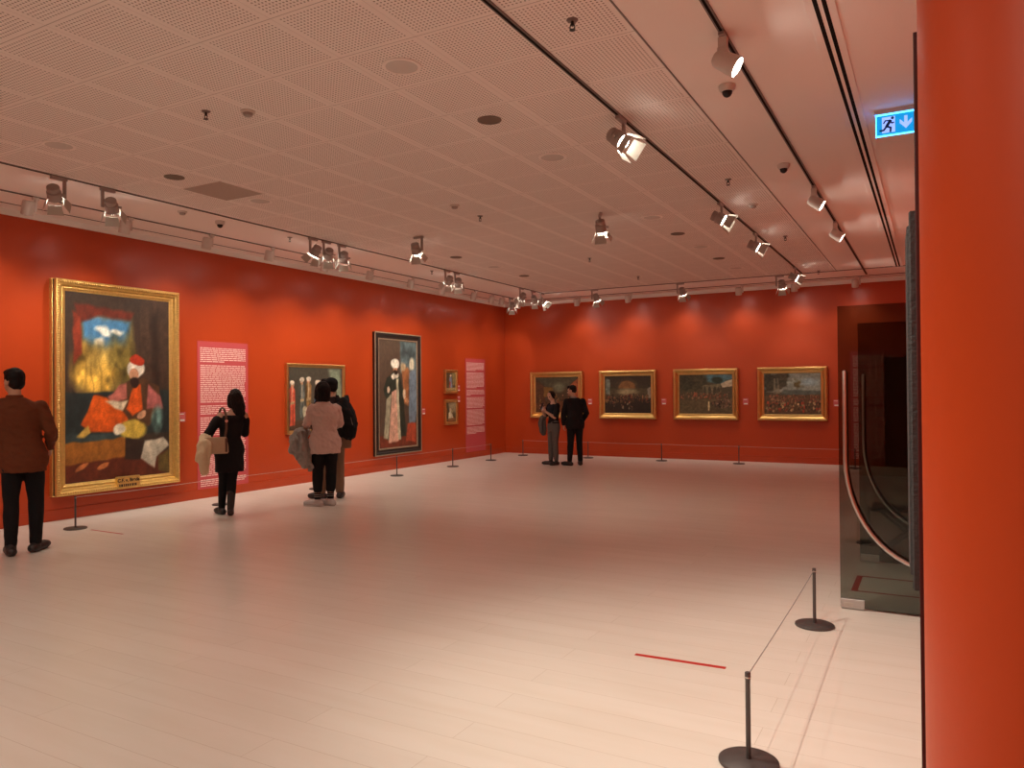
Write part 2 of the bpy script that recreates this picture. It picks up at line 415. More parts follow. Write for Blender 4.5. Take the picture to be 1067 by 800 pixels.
def painting_seated():
    p = Paint(116, 190, (58, 46, 38))
    p.poly([(.70, 0), (1, 0), (1, .55), (.70, .55)], (66, 50, 40), seed=2)
    p.poly([(.80, .1), (.88, .05), (.90, .5), (.82, .5)], (46, 36, 30), seed=3, soft=.05)
    p.poly([(.12, .10), (.62, .10), (.66, .52), (.10, .52)], (96, 84, 52), seed=4, soft=.04)
    p.poly([(.14, .12), (.60, .13), (.56, .26), (.30, .30), (.16, .24)], (64, 112, 150), seed=5, soft=.05)
    for a in ((.34, .185, .07, .022), (.47, .20, .06, .014), (.30, .26, .045, .03)): p.ell(*a, (205, 205, 195), soft=.8, seed=int(a[0]*100), w=.06)
    for k, a in enumerate(((.20, .36, .13, .10), (.36, .40, .13, .12), (.52, .35, .13, .11), (.26, .46, .17, .07))):
        p.ell(*a, ((150, 118, 52), (176, 146, 74), (112, 96, 46), (186, 146, 62))[k], soft=.9, seed=20+k, w=.10, var=.35)
    for x in (.17, .24, .31, .44, .5): p.poly([(x, .36), (x+.012, .36), (x+.016, .53), (x-.004, .53)], (84, 62, 34), seed=int(x*90), al=.35, w=.05)
    p.poly([(.08, .06), (.64, .09), (.60, .13), (.30, .115), (.13, .16)], (92, 38, 28), seed=6, soft=.02)
    p.poly([(.07, .10), (.14, .12), (.15, .32), (.08, .38)], (122, 48, 32), seed=7, soft=.02)
    p.poly([(0, .53), (1, .51), (1, .76), (0, .76)], (34, 44, 44), seed=8)
    p.poly([(0, .775), (.56, .765), (.56, .895), (0, .91)], (150, 92, 36), seed=9)
    p.poly([(0, .745), (.6, .745), (.6, .775), (0, .785)], (52, 66, 66), seed=10)
    p.poly([(0, .905), (1, .87), (1, 1), (0, 1)], (92, 40, 24), seed=11)
    # generic reclining robed figure
    p.poly([(.40, .56), (.56, .47), (.72, .44), (.88, .50), (.92, .62), (.78, .72), (.60, .70)], (80, 54, 36), seed=12)
    p.poly([(.38, .55), (.50, .49), (.56, .48), (.56, .56), (.42, .59)], (168, 96, 84), seed=13)
    p.poly([(.78, .48), (.90, .55), (.93, .62), (.76, .62)], (156, 88, 84), seed=14)
    p.poly([(.25, .54), (.36, .55), (.50, .60), (.58, .68), (.46, .745), (.22, .74), (.14, .70)], (204, 84, 26), seed=15)
    p.poly([(.62, .50), (.70, .48), (.72, .62), (.62, .66), (.56, .62)], (204, 82, 28), seed=16)
    p.poly([(.36, .57), (.58, .58), (.52, .63), (.44, .61)], (206, 186, 156), seed=17)
    p.poly([(.10, .76), (.20, .70), (.22, .74), (.17, .765)], (186, 152, 72), seed=18)
    p.ell(.62, .735, .14, .05, (190, 160, 66), seed=19, soft=.3)
    p.ell(.49, .735, .06, .03, (218, 206, 180), seed=23, soft=.3, rot=-.5)
    p.ell(.655, .40, .085, .045, (226, 214, 196), seed=24, soft=.2)
    p.ell(.665, .35, .07, .028, (158, 50, 30), seed=25, soft=.2)
    p.ell(.635, .43, .045, .034, (190, 138, 106), seed=26, soft=.2)
    p.ell(.64, .468, .045, .028, (40, 28, 24), seed=27, soft=.3)
    p.ell(.71, .655, .05, .02, (200, 150, 116), seed=28, rot=-.7)
    p.ell(.87, .68, .06, .07, (84, 112, 106), seed=29, soft=.6, var=.5)
    p.poly([(.74, .80), (.94, .785), (1, .83), (.86, .90), (.84, .96), (.70, .90)], (186, 176, 156), seed=30)
    p.poly([(.55, .78), (.72, .80), (.70, .91), (.54, .90)], (48, 36, 30), seed=31)
    p.poly([(.88, .89), (1, .85), (1, 1), (.88, .98)], (96, 78, 40), seed=32)
    for x in (.15, .33): p.ell(x, .92, .06, .014, (176, 104, 58), seed=int(x*99), rot=-.4)
    return p.grain(.16)

def painting_group():
    p = Paint(84, 78, (74, 70, 60))
    p.poly([(.72, .02), (.95, .02), (.98, .5), (.86, .62), (.80, .3)], (128, 140, 118), seed=3, soft=.06)
    p.poly([(0, .85), (1, .85), (1, 1), (0, 1)], (78, 58, 44), seed=4)
    def fig(u, vt, h, robe, w=.05, hat=(222, 206, 184)):
        dk = tuple(c*.6 for c in robe)
        p.poly([(u-w*.9, vt+.10), (u-w*.4, vt+.07), (u+w*.4, vt+.07), (u+w*.95, vt+.12), (u+w*.85, vt+.34), (u+w*1.0, vt+h), (u-w*.9, vt+h), (u-w*.7, vt+.34)], robe, seed=int(u*97), w=.02)
        p.poly([(u-w*.9, vt+.10), (u-w*.55, vt+.10), (u-w*.5, vt+.32), (u-w*1.1, vt+.36)], dk, seed=int(u*71)); p.poly([(u+w*.1, vt+.36), (u+w*.35, vt+.36), (u+w*.5, vt+h), (u+w*.15, vt+h)], dk, seed=int(u*61))
        p.poly([(u-w*.6, vt+.31), (u+w*.7, vt+.30), (u+w*.7, vt+.345), (u-w*.6, vt+.355)], (176, 150, 110), seed=int(u*41)); p.poly([(u-w*.12, vt+.08), (u+w*.12, vt+.08), (u+w*.1, vt+.3), (u-w*.1, vt+.3)], (196, 182, 158), seed=int(u*31))
        p.ell(u, vt+.045, w*.55, .035, (190, 140, 106), seed=int(u*57)); p.ell(u, vt+.005, w*.8, .035, hat, seed=int(u*33))
    fig(.06, .24, .68, (206, 86, 62)); fig(.23, .20, .6, (104, 110, 104), .045); fig(.35, .18, .62, (146, 108, 64), .055)
    fig(.52, .24, .62, (64, 132, 196), .06); fig(.68, .22, .62, (120, 76, 54), .05); fig(.84, .28, .58, (96, 84, 66), .05)
    p.ell(.29, .72, .05, .10, (188, 178, 150), seed=8)
    return p.grain(.15)

def painting_standing():
    p = Paint(74, 120, (84, 68, 56))
    p.poly([(.56, 0), (1, 0), (1, .30), (.56, .30)], (96, 114, 116), seed=3, soft=.05)
    p.poly([(.6, .05), (.95, .1), (.9, .17), (.6, .15)], (56, 68, 70), seed=4, soft=.08, w=.08)
    p.poly([(0, .88), (1, .86), (1, 1), (0, 1)], (120, 56, 38), seed=5)
    for u, v, c in ((.64, .26, (196, 168, 130)), (.74, .30, (170, 110, 70)), (.86, .22, (216, 206, 178))):
        p.ell(u, v, .07, .055, c, seed=int(u*88), soft=.5)
    p.poly([(.60, .28), (.78, .30), (.78, .62), (.66, .60)], (158, 102, 66), seed=6)
    p.poly([(.80, .30), (.98, .26), (1, .62), (.94, .80), (.78, .80)], (112, 128, 142), seed=7)
    p.poly([(.74, .78), (.98, .78), (.95, .96), (.70, .94)], (176, 76, 50), seed=8)
    p.poly([(.20, .36), (.36, .30), (.54, .33), (.64, .50), (.70, .90), (.20, .92), (.24, .60), (.12, .46)], (44, 52, 44), seed=9)
    p.poly([(.34, .48), (.46, .46), (.50, .94), (.24, .95)], (206, 160, 138), seed=10)
    p.poly([(.45, .36), (.50, .36), (.56, .93), (.49, .93)], (198, 190, 160), seed=11)
    p.poly([(.20, .55), (.32, .50), (.24, .92), (.12, .90)], (168, 162, 136), seed=12)
    p.ell(.42, .335, .10, .03, (216, 206, 186), seed=13); p.ell(.42, .27, .055, .04, (192, 140, 106), seed=14)
    p.ell(.42, .22, .11, .045, (230, 222, 206), seed=15); p.ell(.43, .30, .05, .022, (50, 36, 30), seed=16)
    p.ell(.25, .46, .035, .035, (220, 196, 170), seed=17); p.ell(.66, .50, .04, .045, (216, 190, 160), seed=18); p.ell(.72, .57, .05, .025, (198, 142, 102), seed=19)
    return p.grain(.14)

def painting_small(k):
    p = Paint(34, 42, (92, 78, 56))
    if k == 0:
        p.poly([(.62, 0), (1, 0), (1, .7), (.66, .7)], (140, 124, 80), seed=2, soft=.08)
        p.poly([(.34, .26), (.56, .26), (.62, .84), (.30, .86)], (132, 138, 160), seed=3); p.poly([(.34, .5), (.44, .5), (.42, .88), (.30, .88)], (170, 78, 58), seed=4)
        p.ell(.46, .18, .09, .07, (222, 196, 166), seed=5); p.poly([(0, .86), (1, .82), (1, 1), (0, 1)], (170, 146, 96), seed=6)
    else:
        p.poly([(.2, 0), (1, 0), (1, .55), (.3, .5)], (150, 134, 104), seed=2, soft=.1)
        p.poly([(.22, .55), (.48, .40), (.62, .62), (.70, .80), (.18, .86)], (206, 192, 160), seed=3); p.ell(.40, .36, .08, .08, (214, 186, 156), seed=5)
        p.ell(.55, .48, .08, .10, (176, 150, 110), seed=4); p.poly([(0, .84), (1, .80), (1, 1), (0, 1)], (140, 100, 66), seed=6)
    return p.grain(.2, seed=k+3)

def painting_scene(k):
    if k == 0:      # interior with side walls
        p = Paint(84, 66, (70, 56, 40))
        p.poly([(0, 0), (1, 0), (.72, .30), (.28, .32)], (72, 72, 56), seed=2); p.poly([(1, .04), (.78, .26), (.76, .62), (1, .8)], (150, 80, 48), seed=3)
        p.poly([(0, .1), (.26, .32), (.24, .8), (0, .95)], (84, 56, 38), seed=4); p.poly([(.20, .28), (.42, .28), (.42, .55), (.20, .55)], (120, 92, 48), seed=5)
        p.poly([(.0, .72), (1, .66), (1, 1), (0, 1)], (96, 62, 40), seed=6); p.crowd(.1, .9, .52, .8, 40, [(120, 96, 50), (70, 50, 34), (150, 80, 50), (90, 84, 70)], .02, 5)
        p.ell(.55, .3, .12, .12, (110, 112, 88), seed=7, soft=.8)
    elif k == 1:    # hall with arch and crowd
        p = Paint(84, 68, (54, 46, 34))
        p.ell(.48, .33, .26, .28, (66, 54, 38), seed=2, soft=.1); p.ell(.49, .33, .18, .20, (120, 82, 46), seed=3, soft=.15)
        p.poly([(.0, .34), (1, .34), (1, .56), (0, .56)], (74, 66, 46), seed=4); p.ell(.5, .43, .2, .08, (150, 136, 100), seed=5, soft=.9)
        p.poly([(.03, .05), (.12, .1), (.12, .5), (.03, .5)], (104, 112, 100), seed=6); p.poly([(.92, .35), (.99, .3), (.99, .6), (.92, .58)], (140, 130, 112), seed=8)
        p.poly([(0, .6), (1, .6), (1, 1), (0, 1)], (42, 34, 26), seed=7)
        p.crowd(.02, .98, .5, .72, 130, [(120, 60, 42), (90, 66, 40), (60, 46, 34), (130, 96, 60), (52, 44, 40)], .014, 6); p.crowd(.1, .6, .72, .88, 14, [(66, 50, 40), (150, 136, 110), (46, 36, 30)], .018, 9)
    elif k == 2:    # courtyard
        p = Paint(84, 66, (76, 68, 48))
        p.poly([(.42, 0), (1, 0), (1, .12), (.8, .22), (.46, .16)], (84, 128, 138), seed=2, soft=.05, w=.08)
        p.ell(.25, .2, .3, .25, (62, 60, 40), seed=3, soft=.5, w=.1, var=.3); p.ell(.72, .15, .1, .09, (44, 54, 40), seed=4, soft=.5)
        p.poly([(.45, .28), (.78, .24), (.78, .5), (.45, .5)], (112, 104, 76), seed=5); p.poly([(.78, .24), (1, .12), (1, .3), (.82, .34)], (180, 168, 140), seed=6)
        for x in (.49, .58, .67, .74): p.ell(x, .42, .03, .11, (66, 62, 46), seed=int(x*99), soft=.3)
        p.poly([(0, .66), (1, .6), (1, 1), (0, 1)], (92, 80, 54), seed=7)
        p.crowd(.03, .95, .48, .62, 100, [(150, 84, 54), (100, 70, 46), (120, 96, 66)], .013, 8); p.crowd(.6, .97, .66, .84, 40, [(110, 80, 56), (60, 50, 40), (140, 110, 86)], .016, 10)
        p.ell(.56, .80, .018, .12, (226, 206, 150), seed=9, w=0)
    else:           # open landscape with crowd
        p = Paint(90, 66, (74, 66, 48))
        p.poly([(0, 0), (1, 0), (1, .46), (0, .46)], (138, 146, 134), seed=2, soft=.04); p.ell(.8, .22, .14, .09, (150, 172, 176), seed=12, soft=.9)
        p.poly([(0, 0), (.42, 0), (.46, .2), (.38, .36), (0, .5)], (66, 62, 46), seed=3, w=.1, soft=.04, var=.3)
        for x in (.18, .24): p.poly([(x, .12), (x+.03, .12), (x+.05, .5), (x-.01, .5)], (130, 124, 100), seed=int(x*70), al=.7)
        p.ell(.58, .28, .07, .10, (92, 78, 44), seed=4, soft=.6, w=.15); p.poly([(.36, .40), (1, .43), (1, .54), (.3, .52)], (84, 92, 84), seed=5, soft=.03)
        p.poly([(0, .54), (1, .52), (1, 1), (0, 1)], (92, 70, 46), seed=6)
        p.crowd(.1, .99, .54, .7, 150, [(140, 76, 54), (110, 76, 56), (150, 110, 76)], .011, 11); p.crowd(.05, .98, .70, .92, 120, [(160, 66, 44), (120, 84, 56), (190, 160, 110), (70, 54, 40)], .015, 12)
    return p.grain(.15, seed=k)

def picture(root, w, h, prof, fmat, img, bottom_mat=None, canv_depth=None, ornate=None):
    f = build('frame', frame_bm(w, h, prof), fmat, root)
    t, d = prof[-1]
    canvas(root, w-2*t+.01, h-2*t+.01, t-.005, d+.004, img)
    bm = B(); box(bm, (-w/2+.01, -max(.012, d), .01), (w/2-.01, -.0005, h-.01)); build('backing_board', bm, M['ebony'], root)
    return f

# large gilded portrait
def scale_prof(p): return p
y0, y1 = 5.38, 7.12
r1 = on_left('painting', (y0+y1)/2, .30, label='largest painting, a seated figure in orange robes in a wide ornate gold frame', cat='painting')
prof1 = [(0, .0), (0, .055), (.012, .06), (.012, .10), (.0, .115), (.008, .135), (.022, .145), (.045, .145), (.052, .132), (.060, .128), (.075, .122), (.085, .10), (.092, .096), (.10, .10), (.112, .098), (.125, .090), (.140, .086), (.148, .080)]
picture(r1, y1-y0, 2.67, prof1, M['gold'], painting_seated())
# bead row along the ornate outer band
bm = B(); w, h = y1-y0, 2.67
def bead(x, z): bmesh.ops.create_icosphere(bm, subdivisions=1, radius=.015, matrix=Matrix.Translation((x, -.143, z)) @ Matrix.Diagonal((1, .7, 1, 1)))
n = 58
for k in range(n): 
    x = -w/2+.033+(w-.066)*k/(n-1); bead(x, .033); bead(x, h-.033)
n = 90
for k in range(1, n-1):
    z = .033+(h-.066)*k/(n-1); bead(-w/2+.033, z); bead(w/2-.033, z)
build('bead_moulding', bm, M['goldorn'], r1, smooth=True)
bm = B(); box(bm, (-.085, -.150, .008), (.235, -.10, .165), .004); pl = build('name_plate', bm, M['gold'], r1)
M['plateink'] = mat('dark_engraving', (.035, .014, .008, 1), rough=.6, var=.1)
text_mesh('lettering', 'C.F. v.', .060, M['plateink'], pl, (.075-.085, -.1515, .115), .0008); text_mesh('lettering', 'Breda', .060, M['plateink'], pl, (.075+.080, -.1515, .115), .0008)
bm = B()
for k, (xa, wd) in enumerate(((-.11, .012), (-.09, .02), (-.062, .012), (-.042, .016), (-.02, .016), (.004, .012), (.022, .008), (.036, .014), (.056, .010), (.072, .014))):
    box(bm, (.075+xa*1.25, -.1515, .035), (.075+(xa+wd)*1.25, -.149, .068))
build('small_lettering', bm, M['plateink'], pl)

r2 = on_left('painting', (9.23+10.66)/2, .85, label='painting of a row of standing figures behind the woman in pink, thin gold frame', cat='painting')
picture(r2, 1.43, 1.19, [(0, 0), (0, .05), (.01, .058), (.035, .055), (.045, .04), (.055, .036), (.068, .03)], M['goldplain'], painting_group())

r3 = on_left('painting', (11.50+13.0)/2, .305, label='tall painting of a standing robed figure in a dark frame with silver edges', cat='painting')
f3 = picture(r3, 1.50, 2.405, [(0, 0), (0, .055), (.01, .06), (.05, .06), (.07, .045), (.11, .045), (.125, .035), (.14, .032)], M['ebony'], painting_standing())
build('silver_edge', frame_bm(1.505, 2.41, [(-.002, .05), (-.002, .062), (.02, .064), (.022, .056)]), M['silverline'], r3)
bm = frame_bm(1.5, 2.405, [(.112, .045), (.112, .05), (.138, .046), (.142, .034)]); build('silver_inner_edge', bm, M['silverline'], r3)

for k, (z, hh) in enumerate(((1.50, .53), (.81, .56))):
    r = on_left('painting', 14.165, z, label=('upper one of the two small gold framed paintings on the left wall', 'lower one of the two small gold framed paintings on the left wall')[k], cat='painting', group='pair of small paintings')
    picture(r, .50, hh, [(0, 0), (0, .05), (.012, .06), (.03, .058), (.05, .045), (.06, .032), (.075, .03)], M['goldplain'], painting_small(k))

for k, (xa, xb, lab) in enumerate(((-8.69, -7.29, 'leftmost of four gold framed paintings on the back wall, behind the couple'), (-6.87, -5.49, 'gold framed painting of a crowded arched hall, second from left at the back'),
                                   (-5.09, -3.67, 'gold framed painting of a courtyard, third from left on the back wall'), (-3.27, -1.89, 'rightmost gold framed painting on the back wall, with a pale open sky'))):
    r = on_back('painting', (xa+xb)/2, .885, label=lab, cat='painting', group='row of paintings on the back wall')
    picture(r, xb-xa, 1.115, [(0, 0), (0, .085), (.012, .10), (.03, .105), (.05, .098), (.085, .060), (.09, .052), (.105, .055), (.125, .048), (.135, .035)], M['goldplain'], painting_scene(k))

# ---------------------------------------------------------------- printed information panels
def info_panel(root, w, h, blocks, seed):
    bm = B(); box(bm, (-w/2, -.006, 0), (w/2, -.0018, h)); build('panel_board', bm, M['panelpink'], root)
    r = random.Random(seed); z = h-.10; lh = .0285
    for nl, last in blocks:
        bm = B()
        for i in range(nl):
            x = -w/2+.05; end = w/2-.05 if i < nl-1 else -w/2+.05+(w-.1)*last
            while x < end-.02:
                wd = min(r.choice((.03, .045, .06, .08, .1)), end-x)
                a, b, c = .0068, .0068, 0
                box(bm, (x, -.0072, z-lh*i-.0068), (x+wd, -.0055, z-lh*i+.0068)); x += wd+.011
        o = build('text_block', bm, M['texttint'], root)
        z -= lh*nl+.032
B1 = [(8, .55), (20, 1), (5, .35), (10, .9), (20, .7), (4, .5)]
pa = on_left('information_panel', 7.98, .07, label='tall rose text panel behind the woman in black on the left wall', cat='sign'); info_panel(pa, .94, 2.25, B1, 1)
pb = on_left('information_panel', 15.24, .06, label='tall rose text panel near the corner, right of two small paintings', cat='sign'); info_panel(pb, .88, 2.245, [(7, .5), (13, .55), (5, .25), (9, .9), (13, .9), (6, .55)], 2)
pc = on_back('information_panel', -1.02, .06, label='tall rose text panel on the back wall seen through the glass doors', cat='sign'); info_panel(pc, .90, 2.23, B1, 3)

# label cards
def card(root):
    bm = B(); box(bm, (-.055, -.004, 0), (.055, 0, .14)); build('card_board', bm, M['card'], root)  # the rose card itself, flat on the wall
    bm = B(); box(bm, (-.035, -.0055, .012), (.04, -.0035, .036)); build('printed_text', bm, M['cardwhite'], root)
    bm = B(); box(bm, (-.045, -.0055, .108), (.03, -.0035, .119)); build('title_text', bm, M['cardwhite'], root)
for yc, z, lab in ((7.25, 1.14, 'small label card right of the large gilded portrait'), (10.78, 1.18, 'small label card right of the painting of a row of figures'), (13.16, 1.06, 'small label card right of the tall dark framed painting'),
                   (14.52, 1.55, 'small label card beside the upper small painting'), (14.52, 1.30, 'small label card beside the lower small painting')):
    card(on_left('label_card', yc, z, label=lab, cat='label', group='label cards on the left wall'))
for xc, z, lab in ((-7.13, 1.21, 'small label card right of the leftmost painting on the back wall'), (-5.33, 1.21, 'small label card right of the arched hall painting on the back wall'),
                   (-3.53, 1.21, 'small label card right of the courtyard painting on the back wall'), (-1.735, 1.18, 'small label card right of the rightmost painting on the back wall')):
    card(on_back('label_card', xc, z, label=lab, cat='label', group='label cards on the back wall'))

# ---------------------------------------------------------------- door in the back wall (seen through the glass)
dr = empty('door_1', (-.33, YB, 0)); dr['kind'] = 'structure'
bm = B(); box(bm, (-.5, -.03, 0), (.5, 0, 2.12), .004); build('door_leaf', bm, M['door'], dr)
bm = B(); box(bm, (-.53, -.035, 0), (-.5, 0, 2.15)); box(bm, (.5, -.035, 0), (.53, 0, 2.15)); box(bm, (-.53, -.035, 2.12), (.53, 0, 2.15)); build('door_frame', bm, M['black'], dr)

# ---------------------------------------------------------------- glass door leaves
def glass_leaf(yp, lab):
    root = empty('glass_door', (-.595, yp, 0), 0, lab, 'door', 'pair of open glass doors')
    bm = B(); box(bm, (0, 0, .012), (.775, .010, 2.13)); build('glass_pane', bm, M['glass'], root)
    bm = B(); box(bm, (0.002, -.012, .006), (.155, .022, .072), .004); pf = build('patch_fitting', bm, M['patch'], root)
    bm = B(); box(bm, (.02, -.0145, .02), (.085, -.011, .048), .001); build('maker_plate', bm, M['steel'], pf)
    bm = B(); box(bm, (.70, -.012, .006), (.793, .022, .10), .004); box(bm, (.70, -.012, 2.05), (.793, .022, 2.14), .004); build('hinge', bm, M['patch'], root)
    for s, nm in ((-1, 'handle'), (1, 'handle')):
        yy = -.045 if s < 0 else .055
        path = [(.045, 1.66), (.045, 1.3), (.045, 1.06)]
        cx, cz, rx, rz = .60, 1.06, .555, .735
        path += [(cx-rx*math.cos(a), cz-rz*math.sin(a)) for a in [PI/2*k/14 for k in range(1, 15)]]
        path += [(.70, .325)]
        bm = B(); tube(bm, [(x, yy, z) for x, z in path], .0145, 10)
        for x, z in ((.045, 1.55), (.62, .325)):
            tube(bm, [(x, yy, z), (x, 0 if s < 0 else .01, z)], .009, 8, False)
        build(nm, bm, M['steel'], root, smooth=True, angle=50)
    return root
glass_leaf(5.83, 'nearer open glass door leaf with a steel patch fitting at its lower corner')
glass_leaf(7.46, 'farther open glass door leaf seen through the nearer glass leaf')

# framed panel on the column, seen edge-on
fp = empty('framed_panel', (-.0273, 2.66, .99), -PI/2, 'dark grey framed panel seen edge-on against the red column', 'frame')
# local: x along +? (rotated -90: x -> -Y, -y -> -X), origin on column face
w, h = .56, 1.05
bm = frame_bm(w, h, [(0, 0), (0, .026), (.004, .030), (.016, .030), (.020, .017), (.028, .017), (.036, .036), (.07, .041), (.085, .032), (.09, .012)])
build('frame', bm, M['slabgrey'], fp)
bm = B(); box(bm, (-w/2+.08, -.012, .08), (w/2-.08, -.001, h-.08)); build('panel_face', bm, M['black'], fp)

# folding table-like stand behind the glass doors
st = empty('folding_stool', (-.22, 7.92, 0), 0, 'black folding stool with crossed legs seen through the glass doors', 'stool')
bm = B(); box(bm, (-.31, -.16, .41), (.30, .16, .45), .015); build('seat', bm, M['black'], st)
for s in (-1, 1):
    for yy in (-.13, .13):
        bm = B(); tube(bm, [(-.24*s, yy, .012), (.22*s, yy, .41)], .014, 8); build('leg', bm, M['black'], st, smooth=True)

# ---------------------------------------------------------------- barrier posts and cords
def barrier_post(loc, lab, group):
    root = empty('barrier_post', loc, 0, lab, 'barrier', group)
    bm = B(); lathe(bm, [(0, 0), (.118, 0), (.122, .004), (.121, .012), (.112, .017), (.02, .020), (0, .020)], 36); build('base', bm, M['post'], root, smooth=True, angle=35)
    bm = B(); lathe(bm, [(0, .018), (.0105, .018), (.0105, .345), (.0118, .347), (.0118, .372), (.010, .376), (0, .376)], 16); build('post_tube', bm, M['post'], root, smooth=True, angle=35)
    bm = B(); lathe(bm, [(.0110, .352), (.0130, .352), (.0130, .357), (.0110, .357)], 16); build('cord_ring', bm, M['steel'], root, smooth=True, angle=35)
    return root
def cord(a, b, lab, m, group):
    bm = B(); n = 10
    a, b = Vector(a), Vector(b)
    tube(bm, [a.lerp(b, t/n)-Vector((0, 0, .008*math.sin(PI*t/n))) for t in range(n+1)], .0028, 6)
    o = build('elastic_barrier', bm, m, smooth=True); return tag(o, lab, 'barrier', group)
ORD = ['first', 'second', 'third', 'fourth', 'fifth', 'sixth', 'seventh', 'eighth', 'ninth', 'tenth', 'eleventh', 'twelfth', 'thirteenth']
barrier_post((-.69, 3.24, 0), 'nearest barrier post, at the bottom edge of the photo in the right foreground', 'foreground barrier')
barrier_post((-.70, 5.31, 0), 'barrier post on the floor beside the glass door, second in the right foreground', 'foreground barrier')
cord((-.69, 3.24, .362), (-.70, 5.31, .362), 'thin elastic cord between the two foreground barrier posts', M['cord'], 'foreground barrier')
LP = [5.23, 7.28, 9.15, 11.23, 13.09, 14.63]
wl = ['under the large gilded portrait', 'behind the woman in black', 'behind the pair of visitors', 'under the tall dark framed painting', 'below the two small paintings', 'beside the rose panel at the corner']
for k, y in enumerate(LP):
    barrier_post((-8.67, y, 0), 'low barrier post by the left wall '+wl[k], 'left wall barrier')
    if k: cord((-8.67, LP[k-1], .362), (-8.67, y, .362), 'thin cord along the left wall, %s span from the camera' % ORD[k-1], M['cordred'], 'left wall barrier')
BP = [-8.62, -6.93, -5.2, -3.55]
wb_ = ['nearest the corner, left of the couple', 'just right of the couple', 'between second and third paintings', 'between third and fourth paintings']
for k, x in enumerate(BP):
    barrier_post((x, 16.05, 0), 'low barrier post by the back wall, '+wb_[k], 'back wall barrier')
    if k: cord((BP[k-1], 16.05, .362), (x, 16.05, .362), 'thin cord along the back wall, %s span from the left' % ORD[k-1], M['cordred'], 'back wall barrier')
cord((BP[-1], 16.05, .362), (-1.35, 16.05, .362), 'thin cord along the back wall under the rightmost painting', M['cordred'], 'back wall barrier')
barrier_post((-1.35, 16.05, 0), 'low barrier post by the back wall seen through the glass doors', 'back wall barrier')
barrier_post((-.58, 8.36, 0), 'low barrier post on the floor seen through both glass doors', 'doorway barrier')

# ---------------------------------------------------------------- floor tapes
bm = B(); box(bm, (-1.55, 4.25, 0), (-1.03, 4.285, .0012)); o = build('floor_tape', bm, M['tape']); tag(o, 'straight strip of red tape on the open floor in the foreground', 'tape'); 
o.location = (-1.29, 4.27, 0); o.data.transform(Matrix.Translation((1.29, -4.27, 0))); o.rotation_euler = (0, 0, .045)
bm = B()
box(bm, (-.575, 6.36, 0), (-.53, 6.90, .0012)); box(bm, (-.53, 6.36, 0), (.19, 6.385, .0012)); box(bm, (-.53, 6.875, 0), (.19, 6.90, .0012))
tag(build('floor_tape', bm, M['tape']), 'rectangle of red tape on the floor behind the nearer glass door', 'tape')
bm = B(); box(bm, (-8.44, 5.26, 0), (-7.86, 5.285, .0012)); tag(build('floor_tape', bm, M['tape']), 'thin red tape strip on the floor right of the leftmost barrier post', 'tape')

# ---------------------------------------------------------------- ceiling tracks
def track(name, lo, hi, lab, m):
    bm = B(); lo, hi = Vector(lo), Vector(hi)
    ax = 0 if hi.x-lo.x > hi.y-lo.y else 1
    box(bm, lo, hi)
    o = build(name, bm, M['trackgrey']); tag(o, lab, 'track')
    c = B()
    if ax: box(c, ((lo.x+hi.x)/2-.007, lo.y, lo.z-.002), ((lo.x+hi.x)/2+.009, hi.y, lo.z+.003))
    else: box(c, (lo.x, (lo.y+hi.y)/2-.007, lo.z-.002), (hi.x, (lo.y+hi.y)/2+.009, lo.z+.003))
    build('slot', c, M['darkgap'], o)
track('lighting_track', (-2.168, YE+.1, HC-.012), (-2.132, 15.1, HC), 'dark lighting track across the perforated ceiling right of centre', 0)
track('lighting_track', (-1.118, YE+.1, HC-.012), (-1.082, 15.9, HC), 'lighting track in the plain ceiling band near the black air slot', 0)
track('lighting_track', (-7.602, YE+.1, HC-.010), (-7.574, 15.15, HC), 'lighting track along the left edge of the perforated ceiling', 0)
track('lighting_track', (-8.61, YE+.1, HC-.010), (-8.588, 16.1, HC), 'thin track carrying the wall washers along the left wall', 0)
track('lighting_track', (-7.57, 15.152, HC-.010), (XR, 15.18, HC), 'lighting track across the far edge of the perforated ceiling', 0)
track('lighting_track', (-8.58, 16.10, HC-.010), (XR, 16.124, HC), 'thin track carrying the wall washers along the back wall', 0)
# linear air slot
root = empty('air_slot_diffuser', (-.545, 6.6, HC), 0, 'long linear air diffuser with two black slots in the ceiling', 'vent')
bm = B(); box(bm, (-.075, -9.6, -.008), (.085, 8.6, 0), .002); build('frame', bm, M['white'], root)
for x in (-.028, .018):
    bm = B(); box(bm, (x, -9.6, -.0095), (x+.024, 8.6, -.004)); build('slot', bm, M['darkgap'], root)

# ---------------------------------------------------------------- ceiling fittings
def disc_fitting(name, x, y, r, m1, m2, lab, cat, group, square=False):
    root = empty(name, (x, y, HC), 0, lab, cat, group)
    bm = B()
    lathe(bm, [(r, 0), (r+.012, 0), (r+.012, -.006), (r, -.009), (r-.012, -.008), (r-.014, 0)], 32); build('rim', bm, m1, root, smooth=True, angle=40)
    bm = B(); lathe(bm, [(0, -.001), (r-.012, -.001), (r-.012, -.005), (0, -.007)], 32); build('cover', bm, m2, root, smooth=True, angle=40)
    if square:
        bm = frame_bm(.6, .6, [(0, 0), (.001, .003), (.01, .003), (.011, 0)]); 
        f = build('access_frame', bm, M['white'], root); f.rotation_euler = (PI/2, 0, 0); f.location = (0, .3, 0)
        f.data.transform(Matrix.Diagonal((1, 1, 1, 1)))
for k, (x, y) in enumerate(((-3.08, 4.07), (-3.08, 6.36), (-3.08, 9.22), (-3.08, 11.5), (-3.08, 13.85))):
    disc_fitting('ceiling_speaker', x, y, .12, M['white'], M['speakertrim'], 'pale round flush ceiling disc, %s from the camera in the middle row' % ORD[k], 'speaker', 'pale round ceiling discs')
